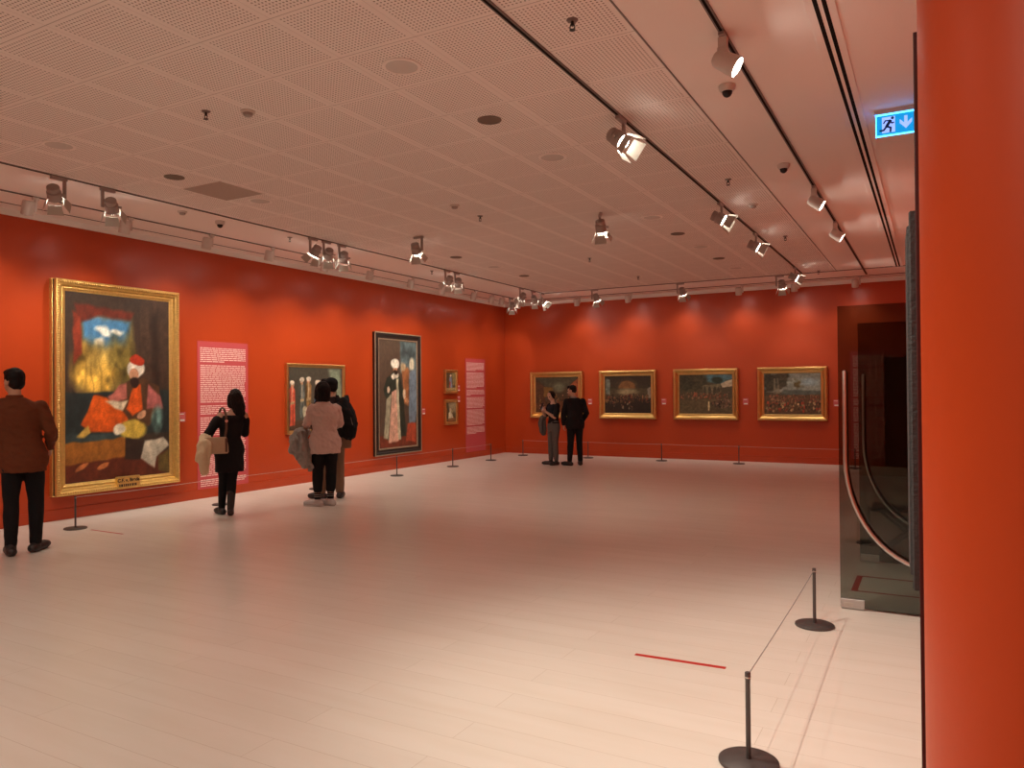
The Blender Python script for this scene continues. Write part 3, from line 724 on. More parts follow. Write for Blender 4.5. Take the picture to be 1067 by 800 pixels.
for k, (x, y) in enumerate(((-6.64, 3.87), (-6.64, 6.13), (-6.70, 11.46))):
    disc_fitting('ceiling_speaker', x, y, .12, M['white'], M['speakertrim'], 'pale round flush ceiling disc, %s from the camera in the left row' % ORD[k], 'speaker', 'pale round ceiling discs')
for k, (x, y) in enumerate(((-3.09, 5.23), (-3.1, 10.38), (-3.1, 12.69))):
    disc_fitting('speaker_grille', x, y, .085, M['grille'], M['grille'], 'dark round ceiling grille, %s from the camera in the middle row' % ORD[k], 'speaker', 'dark round ceiling grilles')
for k, (x, y) in enumerate(((-6.64, 5.02), (-6.75, 10.33), (-6.75, 12.67))):
    disc_fitting('speaker_grille', x, y, .085, M['grille'], M['grille'], 'dark round ceiling grille, %s from the camera in the left row' % ORD[k], 'speaker', 'dark round ceiling grilles')
# dark perforated inlet panel
root = empty('return_air_panel', (-6.66, 5.64, HC), 0, 'dark square return-air panel set in the perforated ceiling at left', 'vent')
bm = B(); box(bm, (-.29, -.29, -.003), (.29, .29, 0)); build('panel', bm, mat('darker_perforated_panel', (.46, .38, .33, 1), rough=.8, bump=.6, bscale=120, var=.2, vscale=110), root)
bm = B()
for s in (-1, 1):
    box(bm, (-.3, s*.295-.005, -.005), (.3, s*.295+.005, 0)); box(bm, (s*.295-.005, -.29, -.005), (s*.295+.005, .29, 0))
build('panel_frame', bm, M['white'], root)

def sprinkler(x, y, lab):
    root = empty('sprinkler', (x, y, HC), 0, lab, 'sprinkler', 'ceiling sprinklers')
    bm = B(); lathe(bm, [(0, 0), (.035, 0), (.03, -.008), (.012, -.010), (0, -.010)], 20); build('escutcheon', bm, M['trackgrey'], root, smooth=True, angle=40)
    bm = B(); tube(bm, [(0, 0, -.005), (0, 0, -.035)], .009, 10, False)
    for s in (-1, 1): tube(bm, [(s*.009, 0, -.025), (s*.016, 0, -.045), (s*.003, 0, -.062)], .0035, 6)
    lathe(bm, [(0, -.060), (.018, -.060), (.018, -.063), (0, -.063)], 12); build('head', bm, M['black'], root, smooth=True, angle=40)
for k, (x, y) in enumerate(((-1.83, 4.06), (-1.84, 7.96), (-1.83, 11.35), (-1.84, 15.0))):
    sprinkler(x, y, 'small ceiling sprinkler, %s from the camera in the row at right' % ORD[k])
for k, (x, y) in enumerate(((-4.88, 3.97), (-4.9, 8.05), (-4.93, 11.55), (-4.93, 13.9))):
    sprinkler(x, y, 'small ceiling sprinkler, %s from the camera in the middle row' % ORD[k])
for k, (x, y) in enumerate(((-7.86, 7.79), (-7.88, 11.26))):
    sprinkler(x, y, 'small ceiling sprinkler, %s from the camera beside the left tracks' % ORD[k])
def smoke(x, y, lab):
    root = empty('smoke_detector', (x, y, HC), 0, lab, 'smoke detector', 'smoke detectors')
    bm = B(); lathe(bm, [(0, 0), (.055, 0), (.055, -.014), (.046, -.018), (0, -.018)], 24); build('base', bm, M['lampwhite'], root, smooth=True, angle=40)
    bm = B(); lathe(bm, [(0, -.018), (.038, -.018), (.034, -.036), (.022, -.043), (0, -.044)], 24); build('sensor_head', bm, M['lampgrey'], root, smooth=True, angle=40)
smoke(-4.87, 7.43, 'smoke detector in the middle of the ceiling'); smoke(-7.82, 6.02, 'smoke detector above the large gilded portrait'); smoke(-4.6, 4.13, 'smoke detector nearest the camera at upper left'); smoke(-1.84, 9.2, 'smoke detector near the right side track')
def cctv(x, y, lab):
    root = empty('dome_camera', (x, y, HC), 0, lab, 'security camera', 'dome security cameras')
    bm = B(); lathe(bm, [(0, 0), (.058, 0), (.060, -.006), (.056, -.03), (.044, -.046), (0, -.046)], 28); build('housing', bm, M['lampwhite'], root, smooth=True, angle=40)
    bm = B(); lathe(bm, [(0, -.044), (.036, -.044), (.034, -.062), (.024, -.078), (.010, -.086), (0, -.087)], 24); build('dome', bm, M['black'], root, smooth=True, angle=60)
cctv(-1.27, 5.49, 'dome security camera nearest the camera, under the right ceiling band'); cctv(-1.25, 7.7, 'dome security camera farther along the right ceiling band'); cctv(-7.86, 6.6, 'dome security camera above the left wall')

# ---------------------------------------------------------------- lamps
LCOL = (1.0, .905, .755)
def spot(parent, power, size, blend=.6, rad=.04, z=-.02, color=LCOL):
    l = bpy.data.lights.new('lamp_or_fill_beam', 'SPOT'); l.energy = power; l.spot_size = math.radians(size); l.spot_blend = blend; l.shadow_soft_size = rad; l.color = color
    o = bpy.data.objects.new('lamp_or_fill_beam', l); col.objects.link(o)
    o.parent = parent; o.location = (0, 0, z); return o

def aimq(root_rz, v):
    v = Matrix.Rotation(-root_rz, 3, 'Z') @ Vector(v).normalized()
    return (-v).to_track_quat('Z', 'Y')

def make_barn(doors=True):
    root = empty('track_spotlight', (0, 0, 0))
    bm = B(); box(bm, (-.11, -.018, -.032), (.05, .018, 0), .003); build('adapter', bm, M['lampgrey'], root)
    bm = B(); box(bm, (.012, -.012, -.205), (.042, .012, -.03), .003); build('arm', bm, M['lampgrey'], root)
    bm = B()
    lathe(bm, [(0, .085), (.045, .085), (.052, .078), (.052, .045), (.046, .042), (.046, .036), (.058, .03), (.060, -.035), (.061, -.045), (.055, -.045), (.052, -.02), (0, -.02)], 28)
    tube(bm, [(.05, 0, 0), (.085, 0, 0)], .012, 10, False)
    hd = build('head', bm, M['lampgrey'], root, smooth=True, angle=35)
    hd.location = (-.075, 0, -.185); hd.rotation_mode = 'QUATERNION'; hd.scale = (1.12, 1.12, 1.12)
    bm = B(); lathe(bm, [(0, -.044), (.054, -.045), (.0545, -.050), (0, -.052)], 24); build('lens', bm, M['lens'], hd)
    for k in range(4):
        bm = B(); a = .066; b_ = .058
        pts = [(-a*.8, 0, 0), (a*.8, 0, 0), (a*1.0, 0, -.09), (-a*1.0, 0, -.09)]
        prism(bm, [Vector(p) for p in pts], (0, .003, 0))
        d = build('barn_door', bm, M['flapmetal'], hd)
        ang = k*PI/2
        d.matrix_local = Matrix.Rotation(ang, 4, 'Z') @ Matrix.Translation((0, .064, -.068)) @ Matrix.Rotation(math.radians(28 if k % 2 else 20), 4, 'X')
    return root
def make_box_spot():
    root = empty('track_floodlight', (0, 0, 0))
    bm = B(); box(bm, (-.05, -.018, -.025), (.05, .018, 0), .003); build('adapter', bm, M['lampgrey'], root)
    bm = B(); box(bm, (-.026, -.026, -.085), (.026, .026, -.024), .003); box(bm, (-.028, -.03, -.15), (.028, .03, -.086), .004); build('arm', bm, M['lampwhite'], root)
    bm = B()
    lathe(bm, [(0, .06), (.035, .06), (.05, .045), (.056, .02), (.066, -.10), (.060, -.10), (.054, -.085), (0, -.085)], 24)
    hd = build('head', bm, M['lampwhite'], root, smooth=True, angle=35); hd.location = (0, 0, -.165); hd.rotation_mode = 'QUATERNION'
    bm = B(); lathe(bm, [(0, -.086), (.059, -.086), (.059, -.092), (0, -.094)], 24); build('lens', bm, M['lens'], hd)
    return root
def make_washer():
    root = empty('wall_washer', (0, 0, 0))
    bm = B(); box(bm, (.03, -.014, -.03), (.10, .014, 0), .003); box(bm, (.052, -.012, -.16), (.082, .012, -.028), .004); build('arm', bm, M['lampwhite'], root)
    bm = B()
    lathe(bm, [(0, .085), (.048, .085), (.060, .077), (.064, .06), (.064, -.06), (.060, -.072), (.052, -.075), (.048, -.062), (0, -.06)], 24)
    tube(bm, [(.05, 0, .02), (.075, 0, .02)], .010, 8, False)
    hd = build('head', bm, M['lampwhite'], root, smooth=True, angle=35); hd.location = (-.015, 0, -.135); hd.rotation_mode = 'QUATERNION'
    bm = B(); lathe(bm, [(0, -.061), (.048, -.061), (.048, -.064), (0, -.065)], 20); build('lens', bm, M['lens'], hd)
    return root
protos = {'barn': make_barn(), 'box': make_box_spot(), 'wash': make_washer()}
used = set()
def lamp(kind, x, y, rz, aim, lab, group, power, size, blend=.6, rad=.04, target=True, zoff=0):
    root = protos[kind]
    if kind in used: root = dup(root)
    used.add(kind)
    root.location = (x, y, HC-.010+zoff); root.rotation_euler = (0, 0, rz)
    tag(root, lab, 'lamp', group)
    hd = [c for c in root.children if c.name.split('.')[0] == 'head'][0]
    for c in list(hd.children):
        if c.type == 'LIGHT': bpy.data.objects.remove(c)
    pos = Vector((x, y, HC-.2)); v = Vector(aim)-pos if target else Vector(aim)
    hd.rotation_quaternion = aimq(rz, v)
    if power: spot(hd, power, size, blend, rad, z=-.10 if kind != 'wash' else -.075)
    return root
# wall washers: left wall (head toward camera side of the arm) and back wall
WY = [4.69, 5.82, 7.02, 8.12, 9.30, 10.42, 11.61, 12.66, 13.85, 14.6, 15.05, 15.85]
for k, y in enumerate(WY):
    lamp('wash', -8.60, y, PI/2, (-.28, 0, -1), 'white can wall washer, %s from the camera on the left wall track' % ORD[k], 'left wall washers', 32 if k < 8 else 7, 118, .9, .07, target=False)
WX = [-7.20, -5.95, -4.75, -3.52, -2.42, -1.30]
for k, x in enumerate(WX):
    lamp('wash', x, 16.11, 0, (0, .28, -1), 'white can wall washer, %s from the left on the back wall track' % ORD[k], 'back wall washers', 13, 118, .9, .07, target=False)
# track one: barn-door spots aimed across to the right
for k, y in enumerate((5.72, 8.93, 10.9, 14.30)):
    lamp('barn', -2.15, y, PI/2, (.75, -.1, -.6) if k == 0 else (.88, .22, -.5), 'lit barn-door spotlight, %s from the camera on right of centre track' % ORD[k], 'spots on the right of centre track', 62, 96, .8, target=False)
for k, y in enumerate((4.66, 8.66, 10.65)):
    lamp('box', -1.10, y, PI/2, (.85, .08, -.55), 'small white floodlight, %s from the camera on the plain band track' % ORD[k], 'floodlights on the right band track', 9, 90, .8, target=False)
# left edge track: spots on the paintings
T0 = [(4.45, (-9.4, 6.0, 1.6), 'first from the camera, left of the large portrait', 60), (4.90, (-9.4, 6.6, 1.4), 'second from the camera, above the large portrait', 60),
      (7.93, (-9.4, 8.0, 1.4), 'left of a cluster of three', 30), (8.20, (-9.4, 9.6, 1.4), 'middle of a cluster of three', 35), (8.52, (-9.4, 10.2, 1.4), 'right of a cluster of three', 35),
      (11.29, (-9.4, 12.2, 1.6), 'left of a pair farther along', 40), (11.60, (-9.4, 14.1, 1.4), 'right of a pair farther along', 25),
      (14.08, (-9.4, 15.2, 1.6), 'first of three near the corner', 25), (14.63, (-8.0, 16.6, 1.5), 'second of three near the corner', 25), (15.05, (-6.2, 16.6, 1.5), 'third of three near the corner', 25)]
for y, a, lab, pw in T0:
    lamp('barn', -7.588, y, PI/2 if y < 4.6 else -PI/2, a, 'barn-door spotlight on the left edge track, '+lab, 'spots on the left edge track', pw*.6, 62, .8)
lamp('barn', -8.60, 15.45, -PI/2, (-9.3, 16.6, 2.2), 'square barn-door spotlight hanging among the washers near the corner', 'spots near the corner', 10, 60, .8, zoff=0)
# single spots on the perforated field and on the far track
lamp('barn', -6.26, 8.67, 0, (-6.9, 11.0, 0), 'single barn-door spotlight on the perforated ceiling at centre left', 'single ceiling spots', 34, 150, 1.0, zoff=.010)
lamp('barn', -3.58, 8.72, PI/2+.5, (-4.0, 10.8, 0), 'single barn-door spotlight on the perforated ceiling right of centre', 'single ceiling spots', 34, 150, 1.0, zoff=.010)
for k, (x, tx) in enumerate(((-6.40, -6.2), (-4.52, -4.4), (-2.59, -2.6))):
    lamp('barn', x, 15.166, PI, (tx, 16.6, 1.45), 'barn-door spotlight, %s from the left on the far edge track' % ORD[k], 'spots on the far edge track', (8, 11, 14)[k], 66, .8)
# light-only spots out of view: track lamps, plus added fill for column, floor, ceiling
def unseen_spot(loc, target, power, size, blend=.7, rad=.04):
    e = bpy.data.lights.new('lamp_or_fill_beam', 'SPOT'); e.energy = power; e.spot_size = math.radians(size); e.spot_blend = blend; e.shadow_soft_size = rad; e.color = LCOL
    o = bpy.data.objects.new('lamp_or_fill_beam', e); col.objects.link(o); o.location = loc
    o.rotation_mode = 'QUATERNION'; o.rotation_quaternion = (Vector(loc)-Vector(target)).to_track_quat('Z', 'Y')
unseen_spot((-2.15, 3.0, 3.5), (-.2, 4.2, 0), 105, 95, .9, .018)
unseen_spot((-1.10, 2.2, 3.5), (-.5, 4.0, 0), 62, 95, .9, .015)
unseen_spot((-2.15, -.3, 3.5), (.3, 1.9, 1.0), 64, 60, .9, .05)  # added to brighten the column, no fixture
for x, pw in ((-7.5, 13), (-5.2, 19), (-3.0, 34)):
    for y in (-2.0, .3, 2.3): unseen_spot((x, y, 3.6), (x, y+.25, 0), pw, 150, .8, .06)  # added fill grid without fixtures, lifts floor and ceiling
unseen_spot((-7.6, 1.2, 3.5), (-9.4, 2.2, 1.4), 60, 75, .9, .05)

# ---------------------------------------------------------------- exit sign
ex = empty('exit_sign', (-.236, 6.6, HC), 0, 'lit blue emergency exit sign with running figure and down arrow', 'sign')
w, h = .285, .172
bm = B(); box(bm, (-w/2-.01, -.02, -.035), (w/2+.01, .02, 0), .003); build('mount', bm, M['lampwhite'], ex)
M['exitface'] = emis('exit_sign_face', (.0, .16, .40, 1), .75, (.0, .10, .16, 1)); M['exitedge'] = emis('exit_sign_edge', (.06, .50, 1, 1), 2.0); M['exitwhite'] = emis('exit_sign_symbol', (.22, .34, .95, 1), .62, (.2, .25, .5, 1)); M['exitdark'] = emis('exit_sign_figure', (.0, .02, .10, 1), .1, (.005, .01, .04, 1))
z1 = -.035
bm = B(); box(bm, (-w/2+.004, -.007, z1-h+.004), (w/2-.004, .007, z1)); bo = build('sign_plate', bm, M['exitface'], ex)
bm = B()
box(bm, (-w/2, -.009, z1-h), (w/2, .009, z1-h+.008)); box(bm, (-w/2, -.009, z1-h), (-w/2+.007, .009, z1)); box(bm, (w/2-.007, -.009, z1-h), (w/2, .009, z1)); box(bm, (-w/2, -.009, z1-.012), (w/2, .009, z1))
build('lit_edge', bm, M['exitedge'], ex)
bm = B(); box(bm, (-.098, -.0085, z1-.148), (-.006, -.0065, z1-.026)); build('door_symbol', bm, M['exitwhite'], ex)
def strip(bm, pts, wd, y=-.0095):
    for a, b in zip(pts, pts[1:]):
        a = Vector((a[0], 0, a[1])); b = Vector((b[0], 0, b[1])); d = (b-a).normalized(); n = Vector((-d.z, 0, d.x))*wd
        prism(bm, [Vector((p.x, y, p.z)) for p in (a-n-d*wd*.6, b-n+d*wd*.6, b+n+d*wd*.6, a+n-d*wd*.6)], (0, .001, 0))
bm = B(); c = (-.055, z1-.088)
P = lambda x, z: (c[0]+x*.86, c[1]+z*.95)
strip(bm, [P(.018, .032), P(-.012, -.012)], .011); strip(bm, [P(.018, .034), P(-.022, .036), P(-.036, .016)], .005); strip(bm, [P(.020, .030), P(.030, .010), P(.046, .014)], .005)
strip(bm, [P(-.012, -.012), P(.022, -.026), P(.018, -.058)], .007); strip(bm, [P(-.014, -.014), P(-.036, -.040), P(-.066, -.042)], .007)
lathe(bm, [(0, -.0005), (.011, -.0005), (.011, .0005), (0, .0005)], 14, Matrix.Translation((c[0]+.031, -.0095, c[1]+.049)) @ Matrix.Rotation(PI/2, 4, 'X'))
build('running_figure', bm, M['exitdark'], ex)
bm = B(); ax, az = .068, z1-.088
prism(bm, [Vector((ax+x*.82, -.0085, az+z*.92)) for x, z in ((-.014, .058), (.014, .058), (.014, .0), (.052, .034), (.052, .0), (0, -.05), (-.052, .0), (-.052, .034), (-.014, .0))], (0, .002, 0))
build('arrow_symbol', bm, M['exitwhite'], ex)

# PEOPLE_START
from mathutils import noise as mnoise, Euler
def solid(name, bm, m, parent, voxel=.012, smooth=4, fold=0, fscale=(9, 9, 4), seed=0, keep=None):
    """many overlapping closed pieces -> one continuous surface"""
    me = bpy.data.meshes.new(name+'_raw'); bmesh.ops.recalc_face_normals(bm, faces=bm.faces); bm.to_mesh(me); bm.free()
    t = bpy.data.objects.new(name+'_raw', me); col.objects.link(t)
    r = t.modifiers.new('r', 'REMESH'); r.mode = 'VOXEL'; r.voxel_size = voxel
    if smooth:
        q = t.modifiers.new('s', 'SMOOTH'); q.factor = .5; q.iterations = smooth
    dg = bpy.context.evaluated_depsgraph_get()
    out = bpy.data.meshes.new_from_object(t.evaluated_get(dg)); out.name = name
    bpy.data.objects.remove(t); bpy.data.meshes.remove(me)
    if fold:
        nr = [v.normal.copy() for v in out.vertices]
        for v, n in zip(out.vertices, nr):
            p = v.co; q = Vector((p.x*fscale[0]+seed, p.y*fscale[1], p.z*fscale[2]+p.x*5))
            k = mnoise.noise(q)+.5*mnoise.noise(q*2.3)
            v.co = p+n*(fold*(abs(k)*-2+.5))
    out.materials.clear(); out.materials.append(m)
    for p in out.polygons: p.use_smooth = True
    o = bpy.data.objects.new(name, out); col.objects.link(o); o.parent = parent
    return o

def etube(bm, rings, n=22):
    """rings: (x, y, z, rx, ry) horizontal ellipses"""
    rings_mesh(bm, [[Vector((x+rx*math.cos(2*PI*k/n), y+ry*math.sin(2*PI*k/n), z)) for k in range(n)] for x, y, z, rx, ry in rings])

class Fig:
    def __init__(s, root, h, female=False, **J):
        s.root = root; s.k = h/1.75; s.f = female
        sh = .155 if female else .178
        s.J = dict(pel=(0, 0, .93), chest=(0, .0, 1.30), neck=(0, -.01, 1.47), head=(0, .02, 1.63), hrot=(0, 0, 0),
                   shL=(-sh, 0, 1.39), elL=(-sh-.05, -.03, 1.13), wrL=(-sh-.04, .06, .88), shR=(sh, 0, 1.39), elR=(sh+.05, -.03, 1.13), wrR=(sh+.04, .06, .88),
                   hipL=(-.085, 0, .92), knL=(-.09, .02, .50), anL=(-.095, -.01, .085), hipR=(.085, 0, .92), knR=(.09, .02, .50), anR=(.095, -.01, .085),
                   toeL=-8, toeR=8, curlL=.5, curlR=.5, handL=None, handR=None)
        s.J.update(J)
    def p(s, n): return Vector(s.J[n])*s.k
    def torso(s, bm, inf=0, z0=None, z1=None, flare=0, wide=1):
        k = s.k; pel, ch, nk = Vector(s.J['pel']), Vector(s.J['chest']), Vector(s.J['neck'])
        prof = [(.80, .155, .105), (.88, .175, .118), (.95, .172, .115), (1.06, .142, .098), (1.16, .150, .105), (1.28, .172, .120), (1.35, .180, .114), (1.40, .160, .094), (1.435, .118, .076), (1.47, .078, .062), (1.49, .060, .056)]
        if s.f: prof = [(.80, .16, .11), (.88, .178, .122), (.95, .168, .115), (1.07, .122, .088), (1.16, .130, .098), (1.27, .152, .122), (1.34, .155, .110), (1.39, .138, .086), (1.42, .104, .068), (1.455, .066, .055), (1.48, .052, .05)]
        z0 = z0 if z0 is not None else .80; z1 = z1 if z1 is not None else 1.49
        R = []
        zs = sorted({z0, z1} | {q[0] for q in prof if z0 < q[0] < z1})
        for z in zs:
            rx = np.interp(z, [q[0] for q in prof], [q[1] for q in prof]); ry = np.interp(z, [q[0] for q in prof], [q[2] for q in prof])
            if z < .80: rx, ry = rx-(.80-z)*.02, ry-(.80-z)*.02
            x = np.interp(z, [.93, 1.30, 1.47], [pel.x, ch.x, nk.x]); y = np.interp(z, [.93, 1.30, 1.47], [pel.y, ch.y, nk.y])
            t = max(0, (1.1-z))*flare
            R.append((x*k, y*k, z*k, (rx*wide+inf+t)*k, (ry+inf+t)*k))
        etube(bm, R)
    def arm(s, bm, S, inf=0, upto=2.0, a0=0):
        k = s.k; sh, el, wr = s.p('sh'+S), s.p('el'+S), s.p('wr'+S); g = .9 if s.f else 1
        q = (.055*g+inf)*k, (.042*g+inf)*k, (.029*g+inf)*k
        if upto <= 1: tube(bm, [sh.lerp(el, a0), sh.lerp(el, upto)], [q[0], q[0]+(q[1]-q[0])*upto], 14)
        else:
            tube(bm, [sh.lerp(el, a0), el], [q[0], q[1]], 14); u = upto-1
            tube(bm, [el, el.lerp(wr, .35), el.lerp(wr, u)], [q[1], q[1]*1.0, q[1]+(q[2]-q[1])*u], 14)
    def leg(s, bm, S, inf=0, upto=2.0, taper=0):
        k = s.k; hp, kn, an = s.p('hip'+S), s.p('kn'+S), s.p('an'+S)
        q = (.088+inf)*k, (.057+inf)*k, (.040+inf)*k
        tube(bm, [hp, hp.lerp(kn, .5), kn], [q[0], (q[0]+q[1])/2+.004*k, q[1]], 16)
        u = upto-1; tube(bm, [kn, kn.lerp(an, .3), kn.lerp(an, u)], [q[1], q[1]-.001, q[1]+(q[2]-q[1])*u], 16)
    def foot(s, bm, S, inf=0, high=0, sole=False):
        k = s.k; an = s.p('an'+S); a = math.radians(s.J['toe'+S]); d = Vector((math.sin(a), math.cos(a), 0)); z = .042*k
        b = Vector((an.x, an.y, z))
        tube(bm, [b-d*.045*k, b+d*.06*k, b+d*.135*k, b+d*.185*k], [(.036+inf)*k, (.038+inf)*k, (.038+inf)*k, (.024+inf)*k], 14)
        tube(bm, [an+Vector((0, 0, high*k)), b], [(.038+inf)*k, (.037+inf)*k], 14)
    def hand(s, bm, S):
        k = s.k*(.93 if s.f else 1); el, wr = s.p('el'+S), s.p('wr'+S)
        d = Vector(s.J['hand'+S]).normalized() if s.J['hand'+S] else (wr-el).normalized()
        sd = -1 if S == 'R' else 1
        ref = Vector((0, 1, 0)) if abs(d.y) < .8 else Vector((0, 0, 1))
        th = (ref-d*ref.dot(d)).normalized()           # thumb side
        pn = d.cross(th)*sd                            # palm normal (curl direction)
        wr0 = wr; c = s.J['curl'+S]
        rings = []
        for t, w, hh in ((-.005, .026, .019), (.03, .036, .016), (.065, .040, .014), (.088, .038, .011)):
            o = wr0+d*t*k; rings.append([o+th*math.cos(2*PI*i/12)*w*k+pn*math.sin(2*PI*i/12)*hh*k for i in range(12)])
        rings_mesh(bm, rings)
        for i, (off, L) in enumerate(((.030, .070), (.010, .080), (-.010, .074), (-.029, .058))):
            b = wr0+d*.082*k+th*off*k; pts = [b]; dd = d.copy(); ang = 0
            for seg in (.45, .32, .23):
                ang += c*(.55 if seg == .45 else .6); v = d*math.cos(ang)+pn*math.sin(ang); pts.append(pts[-1]+v*L*seg*k)
            tube(bm, pts, [.0090*k, .0086*k, .0078*k, .0066*k], 8)
        b = wr0+d*.022*k+th*.026*k
        tube(bm, [b, b+(th*.75+d*.55+pn*.35)*.032*k, b+(th*.75+d*.55+pn*.35)*.032*k+(d*.85+th*.25+pn*.4)*.030*k], [.013*k, .0105*k, .008*k], 8)
    def hm(s):
        hx, hy, hz = s.J['hrot']
        return Matrix.Translation(s.p('head')) @ Euler((math.radians(hx), math.radians(hy), math.radians(hz)), 'ZXY').to_matrix().to_4x4() @ Matrix.Scale(s.k*(.96 if s.f else 1), 4)
    def headpieces(s, bm):
        t = B()
        ell(t, (0, -.012, .022), (.074, .094, .096)); ell(t, (0, .022, -.035), (.060, .070, .080)); ell(t, (0, .058, -.088), (.026, .022, .020), u=10, v=8)
        tube(t, [(0, .085, .015), (0, .106, -.018)], [.009, .014], 8); ell(t, (0, .083, .030), (.045, .015, .012), u=10, v=8)
        ell(t, (0, .084, -.052), (.022, .012, .006), u=10, v=6); ell(t, (0, .082, -.064), (.020, .012, .007), u=10, v=6)
        for x in (-1, 1): ell(t, (x*.076, -.006, -.012), (.010, .019, .032), u=10, v=8)
        t.transform(s.hm()); me = bpy.data.meshes.new('t'); t.to_mesh(me); t.free(); bm.from_mesh(me); bpy.data.meshes.remove(me)
        q = s.hm() @ Vector((0, -.02, -.05)); tube(bm, [s.p('neck')-Vector((0, 0, .05*s.k)), q], [.058*s.k*(.88 if s.f else 1), .052*s.k*(.88 if s.f else 1)], 14)
    def body(s, m):
        bm = B(); s.torso(bm, -.004); s.headpieces(bm)
        for S in 'LR':
            s.arm(bm, S); s.hand(bm, S); s.leg(bm, S); s.foot(bm, S, -.004)
            ell(bm, s.p('sh'+S)*.985, (.058*s.k,)*3)
        s.bodyo = solid('body', bm, m, s.root, .0075, 2)
        for x in (-1, 1):
            e = B(); ell(e, s.hm() @ Vector((x*.031, .082, .008)), (.011*s.k,)*3, u=10, v=8); build('eye', e, PM['eye'], s.root, smooth=True)
        return s.bodyo
    def hair(s, m, pieces, fold=.004, voxel=.010, seed=0, name='hair'):
        t = B()
        for q in pieces:
            if q[0] == 'e': ell(t, q[1], q[2])
            else: tube(t, q[1], q[2], 12)
        t.transform(s.hm()); return solid(name, t, m, s.root, voxel, 3, fold, (30, 30, 12), seed)

skin = lambda n, c: mat(n, c, rough=.5, var=.06, vscale=20)
cloth = lambda n, c, r=.85, b=.25: mat(n, c, rough=r, bump=b, bscale=260, var=.10, vscale=30, spec=.25)
PM = dict(skin=skin('warm_skin', (.52, .30, .20, 1)), skin2=skin('tanned_skin', (.40, .22, .14, 1)), eye=mat('dark_eye', (.03, .02, .02, 1), rough=.2),
          hair=mat('dark_brown_hair', (.012, .006, .005, 1), spec=.2, rough=.55, bump=.6, bscale=120, var=.4, vscale=60), hairb=mat('black_hair', (.007, .005, .005, 1), spec=.2, rough=.55, bump=.5, bscale=120, var=.3),
          rust=cloth('rust_brown_twill', (.13, .036, .013, 1)), blk=cloth('black_cotton', (.007, .006, .007, 1)), blk2=cloth('black_knit', (.009, .007, .008, 1)),
          shoe=mat('dark_leather', (.020, .014, .014, 1), rough=.5, var=.2), sneak=mat('pale_grey_sneaker', (.46, .40, .38, 1), rough=.6, var=.15), sole=mat('white_rubber_sole', (.6, .55, .52, 1), rough=.6),
          pink=cloth('pale_pink_cotton', (.60, .43, .38, 1)), denim=cloth('grey_denim', (.30, .27, .245, 1)), brown=cloth('dark_brown_cloth', (.022, .010, .010, 1)), tan=cloth('tan_cotton', (.20, .12, .075, 1)),
          grey=cloth('grey_wool', (.115, .095, .085, 1)), cream=cloth('cream_knit', (.62, .48, .31, 1)), bag=mat('beige_leather', (.46, .33, .21, 1), rough=.5, var=.1), strap=mat('brown_leather', (.10, .05, .03, 1), rough=.5, var=.1),
          collar=cloth('grey_shirt_cotton', (.32, .28, .26, 1)))

def person(x, y, a, lab):
    return empty('person', (x, y, 0), math.radians(a), lab, 'person', None)
def trousers(F, m, inf=.014, upto=1.97, top=.99, **k):
    bm = B(); F.torso(bm, inf, .80, top)
    for S in 'LR': F.leg(bm, S, inf, upto)
    return solid('trousers', bm, m, F.root, .010, 3, .005, seed=3, **k)
def shoes(F, m, inf=.006, high=0, name='shoe', sole=None):
    for S in 'LR':
        bm = B(); F.foot(bm, S, inf, high); bmesh.ops.bisect_plane(bm, geom=bm.verts[:]+bm.edges[:]+bm.faces[:], plane_co=(0, 0, .004), plane_no=(0, 0, -1), clear_outer=True)
        bmesh.ops.holes_fill(bm, edges=bm.edges[:]); o = solid(name, bm, m, F.root, .007, 2)
        zmin = min(v.co.z for v in o.data.vertices)
        for v in o.data.vertices: v.co.z = max(v.co.z, .001)
        if sole:
            an = F.p('an'+S); aa = math.radians(F.J['toe'+S]); d = Vector((math.sin(aa), math.cos(aa), 0)); sd = Vector((d.y, -d.x, 0)); c = Vector((an.x, an.y, 0)); k = F.k
            pts = []
            for i in range(28):
                t = 2*PI*i/28; pts.append(c+d*(.070+.150*math.cos(t))*k+sd*(.044+.006*math.cos(t))*math.sin(t)*k+Vector((0, 0, .001)))
            b2 = B(); prism(b2, pts, (0, 0, .024)); build('sole', b2, sole, o)
def top(F, name, m, inf=.02, z0=.80, z1=1.47, arms=('L', 'R'), upto=1.93, flare=0, ainf=None, fold=.008, seed=1, a0=0, wide=1):
    bm = B(); F.torso(bm, inf, z0, z1, flare, wide)
    for S in arms: F.arm(bm, S, ainf if ainf is not None else inf*.9, upto, a0)
    return solid(name, bm, m, F.root, .010, 3, fold, (8, 8, 11), seed)

# man in the rust jacket, far left
r = person(-7.81, 4.14, 60, 'man in a rust jacket and black jeans seen from behind before the large portrait')
F = Fig(r, 1.80, head=(-.03, .02, 1.63), neck=(-.02, -.01, 1.47), chest=(-.01, 0, 1.3), pel=(.05, 0, .93), hrot=(-4, 0, 32), hipL=(-.04, 0, .92), hipR=(.125, 0, .92), knL=(-.05, .02, .50), anL=(-.05, -.06, .085), knR=(.15, .05, .50), anR=(.145, .05, .085), toeL=-10, toeR=30,
        elR=(.275, -.05, 1.15), wrR=(.27, .15, .99), elL=(-.30, -.02, 1.15), wrL=(-.24, .17, 1.02), shL=(-.20, 0, 1.385), shR=(.185, 0, 1.385))
F.body(PM['skin']); trousers(F, PM['blk'], .010); shoes(F, PM['shoe'], .010, .02)
o = top(F, 'jacket', PM['rust'], .024, .775, 1.475, upto=1.95, ainf=.013, wide=1.06, fold=.010)
